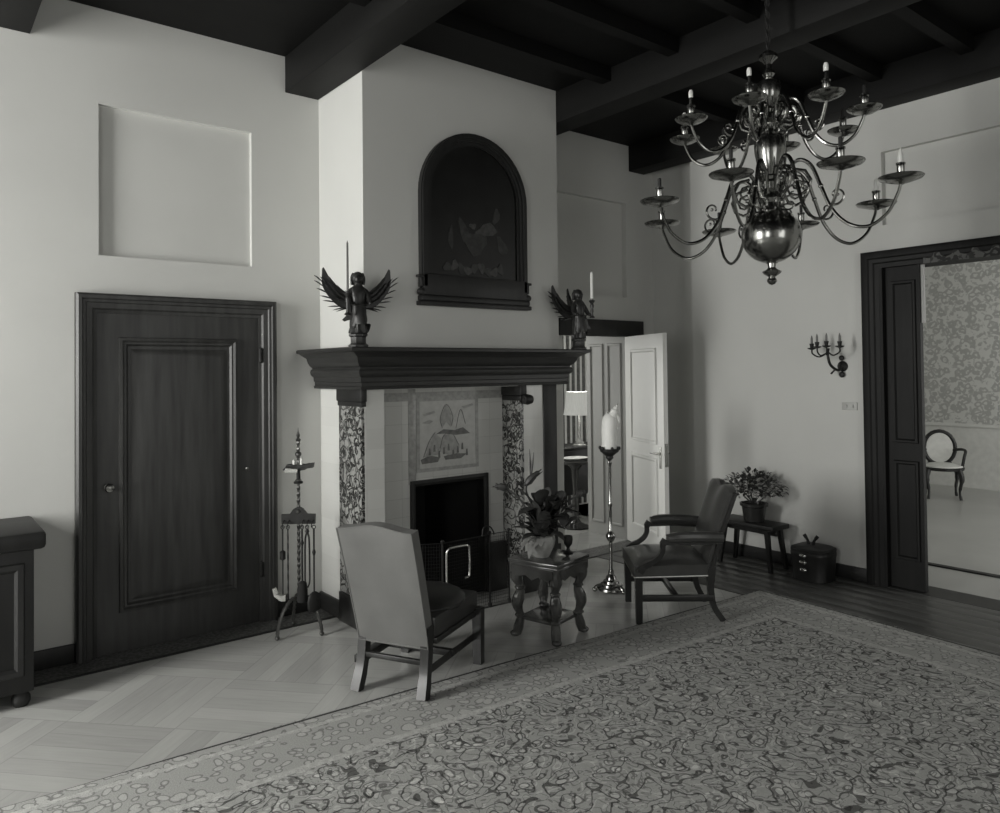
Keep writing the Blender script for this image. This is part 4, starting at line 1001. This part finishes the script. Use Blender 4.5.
# ---------------------------------------------------------------- chest at the left edge (throws the long shadow)
ct = thing('chest', 'dark wooden chest with an overhanging top left of the dark door', 'chest', (.005, 4.62, 0))
m = MB(); m.b2((-.55, -.24, .78), (.55, .305, .87), .02); m.build('chest_top', 'black_wood', ct)
m = MB(); m.b2((-.5, -.21, .08), (.5, .30, .78), .004)
fz = lambda u, v, d: (u, -.21 - d, v)
for a in (-.46, .02): mould(m, a, a + .44, .16, .72, [(0, 0), (.006, .014), (.03, .014), (.045, .002)], fz)
m.build('body', 'black_wood', ct, smooth=25)
for sx in (-1, 1):
    for sy in (-1, 1): MB().lathe([(.03, 0), (.042, .02), (.042, .045), (.03, .065), (.034, .085)], (sx * .45, .045 + sy * .20, 0), 16).build('foot', 'black_wood', ct)

# ---------------------------------------------------------------- room behind the back doorway
wall('wall_study_back', lambda u, v, d: (u, 7.6 + d, v), (3.2, 8.2), (0, 2.9), [(3.6, 4.7, .7, 2.6, None)], .1, 'grey_paint', back=True)
wall('wall_study_right', lambda u, v, d: (8.2 + d, u, v), (5.45, 7.6), (0, 2.9), [], .1, 'grey_paint')
wall('wall_study_left', lambda u, v, d: (3.2 - d, u, v), (5.45, 7.6), (0, 2.9), [], .1, 'grey_paint')
struct(MB().b2((3.1, 5.45, -.1), (8.3, 7.7, 0)).build('floor_study', 'grey_floor')); struct(MB().b2((3.1, 5.45, 2.9), (8.3, 7.7, 3.0)).build('ceiling_study', 'plaster'))
ds_ = thing('writing_desk', 'dark desk carrying the lamp in the room behind', 'desk', (5.87, 6.02, 0), R(0))
m = MB(); m.b2((-.32, -.10, .77), (.75, .26, .80), .006); m.build('desktop', 'black_wood', ds_)
m = MB(); m.b2((-.29, -.07, .28), (.72, .24, .77), .004); m.build('drawer_case', 'black_wood', ds_)
for sx in (-.27, .70):
    for sy in (-.05, .21): MB().tube([(sx, sy, .29), (sx, sy, 0)], [.03, .018], 4, sq=True).build('leg', 'black_wood', ds_)
lp = thing('table_lamp', 'white shaded table lamp on the dark desk in the room behind', 'lamp', (5.86, 6.0, .80))
MB().lathe([(.07, 0), (.072, .012), (.05, .025), (.045, .05), (.02, .075), (.012, .1), (.012, .36)], n=20).build('base', 'ceramic', lp)
o = MB().lathe([(.175, .345), (.17, .36), (.15, .48), (.142, .60), (.138, .60), (.146, .48), (.166, .36), (.171, .345)], n=36, cap=False).build('lamp_shade', 'lamp_shade', lp)
tr = thing('round_table', 'low round dark table with a pale top seen through the back doorway', 'table', (5.50, 5.70, 0))
MB().lathe([(.20, .67), (.205, .68), (.205, .695), (.20, .70), (.001, .70)], n=36).build('tabletop', 'table_wood', tr)
MB().lathe([(.16, 0), (.17, .015), (.06, .05), (.03, .1), (.04, .2), (.025, .4), (.04, .6), (.1, .67)], n=24).build('pedestal', 'table_wood', tr)
dd = thing('dish', 'pale oval dish on the round table in the room behind', 'dish', (5.50, 5.70, .701))
MB().lathe([(.06, 0), (.065, .004), (.14, .02), (.143, .024), (.13, .02), (.06, .008), (.001, .007)], n=30, mat=Matrix.Diagonal((1.1, .8, 1)).to_3x3()).build('plate', 'white_paint', dd)
cu = thing('curtain', 'pale hanging curtain beyond the back doorway', 'curtain', (5.4, 6.35, 0))
m = MB(); pts = [(-.16 + .5 * i / 60, .03 * math.sin(i * .95)) for i in range(61)]
m.rings([[(u, v, z) for u, v in pts] + [(u, v + .012, z) for u, v in reversed(pts)] for z in (.02, 1.0, 2.4)]); m.build('cloth', 'linen', cu, smooth=60)
m = MB(); m.tube([(-.3, 0, 2.42), (1.5, 0, 2.42)], .015, 10); m.build('rod', 'iron', cu)
cu2 = thing('curtain', 'darker grey curtain hanging behind the lamp in the room behind', 'curtain', (6.1, 6.6, 0))
m = MB(); m.rings([[(u * 1.6, v, z) for u, v in pts] + [(u * 1.6, v + .012, z) for u, v in reversed(pts)] for z in (.02, 1.0, 2.4)]); m.build('cloth', 'ink_dark', cu2, smooth=60)

# ---------------------------------------------------------------- room through the right doorway
wall('wall_parlour_far', lambda u, v, d: (11.2 + d, u, v), (-.5, 6.6), (0, 3.4), [], .1, 'linen')
wall('wall_parlour_back', lambda u, v, d: (u, 6.6 + d, v), (5.99, 11.2), (0, 3.4), [], .1, 'linen')
wall('wall_parlour_front', lambda u, v, d: (u, -.5 - d, v), (5.99, 11.2), (0, 3.4), [(7.2, 10.2, .6, 3.0, None)], .1, 'linen')
struct(MB().b2((5.99, -.6, -.1), (11.3, 6.7, 0)).build('floor_parlour', 'grey_floor')); struct(MB().b2((5.99, -.6, 3.4), (11.3, 6.7, 3.5)).build('ceiling_parlour', 'plaster'))
MBw = MB().b2((11.185, -.5, .85), (11.2, 6.6, 3.35)); struct(MBw.build('trim_13', 'wallpaper'), 'patterned wall covering in the far room')
struct(MB().b2((11.17, -.5, .82), (11.2, 6.6, .86)).build('trim_14', 'white_paint'))
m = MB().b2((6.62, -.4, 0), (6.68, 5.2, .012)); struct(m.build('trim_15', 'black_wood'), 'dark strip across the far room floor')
vl = thing('valance', 'dark patterned valance hung across the top of the right doorway', 'valance', (XR - .035, 1.82, 2.19))
m = MB(); pts = [(.50 - .93 * i / 60, .008 * math.sin(i * .8)) for i in range(61)]
m.rings([[(v, u, z) for u, v in pts] + [(v + .008, u, z) for u, v in reversed(pts)] for z in (.19, .25, .305)]); m.build('cloth', 'dark_brocade', vl, smooth=60)
pch = thing('side_chair', 'distant dark carved armchair with an oval back in the far room', 'chair', (10.15, 3.95, 0), R(-62))
m = MB(); m.lathe([(.001, .40), (.25, .405), (.27, .43), (.26, .465), (.15, .49), (.001, .495)], n=24); m.build('seat', 'linen', pch)
m = MB(); m.tube([(.20 * math.cos(2 * PI * i / 24), .25 , .69 + .24 * math.sin(2 * PI * i / 24)) for i in range(25)], .028, 8); m.tube([(-.12, .25, .5), (-.14, .24, .44)], .025); m.tube([(.12, .25, .5), (.14, .24, .44)], .025); m.build('back_frame', 'black_wood', pch)
pch.scale = (.87, .87, .87)
MB().lathe([(.001, -.02), (.18, -.02), (.185, 0), (.18, .02), (.001, .02)], (0, .25, .69), 24, Matrix.Rotation(R(90), 3, 'X') @ Matrix.Diagonal((.95, 1.2, 1)).to_3x3()).build('back_panel', 'linen', pch)
MB().lathe([(.255, .40), (.275, .405), (.28, .44), (.26, .45)], n=24).build('seat_rail', 'black_wood', pch)
for sx in (-1, 1):
    MB().tube(spline([(sx * .17, .25, .66), (sx * .27, .15, .68), (sx * .29, -.02, .67), (sx * .27, -.06, .60), (sx * .24, -.06, .44)], 5), .02, 8).build('arm', 'black_wood', pch)
    for sy in (-1, 1): MB().tube(spline([(sx * .19, sy * .18, .42), (sx * .215, sy * .205, .3), (sx * .19, sy * .19, .12), (sx * .2, sy * .21, 0)], 5), [.034, .032, .022, .016, .02], 8).build('leg', 'black_wood', pch)

# ---------------------------------------------------------------- daylight and lamps
def area(name, loc, rot, sx, sy, power, c=(1, .995, .965), spread=180):
    l = bpy.data.lights.new(name, 'AREA'); l.shape = 'RECTANGLE'; l.size = sx; l.size_y = sy; l.energy = power; l.color = c; l.spread = R(spread)
    o = bpy.data.objects.new(name, l); COL.objects.link(o); o.location = loc; o.rotation_euler = rot; return o
# daylight just outside each window opening
(a, b, c_, d_) = WIN[0]; area('daylight', (XL - .22, (a + b) / 2, (c_ + d_) / 2), (R(90), 0, R(-90)), b - a, d_ - c_, 270)
(a, b, c_, d_) = WIN[1]; area('daylight', (XL - .22, (a + b) / 2, (c_ + d_) / 2), (R(90), 0, R(-90)), b - a, d_ - c_, 62)
area('daylight', (2.0, YR - .22, 2.05), (R(90), 0, 0), 2.1, 2.5, 42)
area('daylight', (4.15, 7.66, 1.65), (R(-90), 0, 0), 1.1, 1.9, 48)
area('daylight', (8.7, -.65, 1.8), (R(90), 0, 0), 2.9, 2.3, 85)
l = bpy.data.lights.new('lamp_bulb', 'POINT'); l.energy = 4; l.shadow_soft_size = .04; l.color = (1, .99, .96)
o = bpy.data.objects.new('lamp_bulb', l); COL.objects.link(o); o.location = (5.86, 6.0, 1.27)
w = bpy.data.worlds.new('world'); SC.world = w; w.use_nodes = True
w.node_tree.nodes['Background'].inputs[0].default_value = (.8, .82, .84, 1); w.node_tree.nodes['Background'].inputs[1].default_value = .15

# ---------------------------------------------------------------- camera
yaw, pit, rol = R(38.370), R(1.0418), R(-.6315)
fw = V((math.sin(yaw) * math.cos(pit), math.cos(yaw) * math.cos(pit), math.sin(pit)))
r0 = V((math.cos(yaw), -math.sin(yaw), 0)); u0 = r0.cross(fw)
rr = r0 * math.cos(rol) + u0 * math.sin(rol); uu = -r0 * math.sin(rol) + u0 * math.cos(rol)
cam = bpy.data.cameras.new('camera'); co = bpy.data.objects.new('camera', cam); COL.objects.link(co)
cam.sensor_width = 36; cam.sensor_fit = 'HORIZONTAL'; cam.lens = 36 * .75042; cam.shift_y = -.0501; cam.clip_start = .05
mt = Matrix.Identity(4)
for i in range(3): mt[i][0] = rr[i]; mt[i][1] = uu[i]; mt[i][2] = -fw[i]
co.matrix_world = Matrix.Translation((0, 0, 1.65)) @ mt
SC.camera = co
vs_ = SC.view_settings; vs_.view_transform = 'Standard'; vs_.look = 'None'; vs_.gamma = 1; vs_.use_curve_mapping = False; vs_.exposure = 0.06
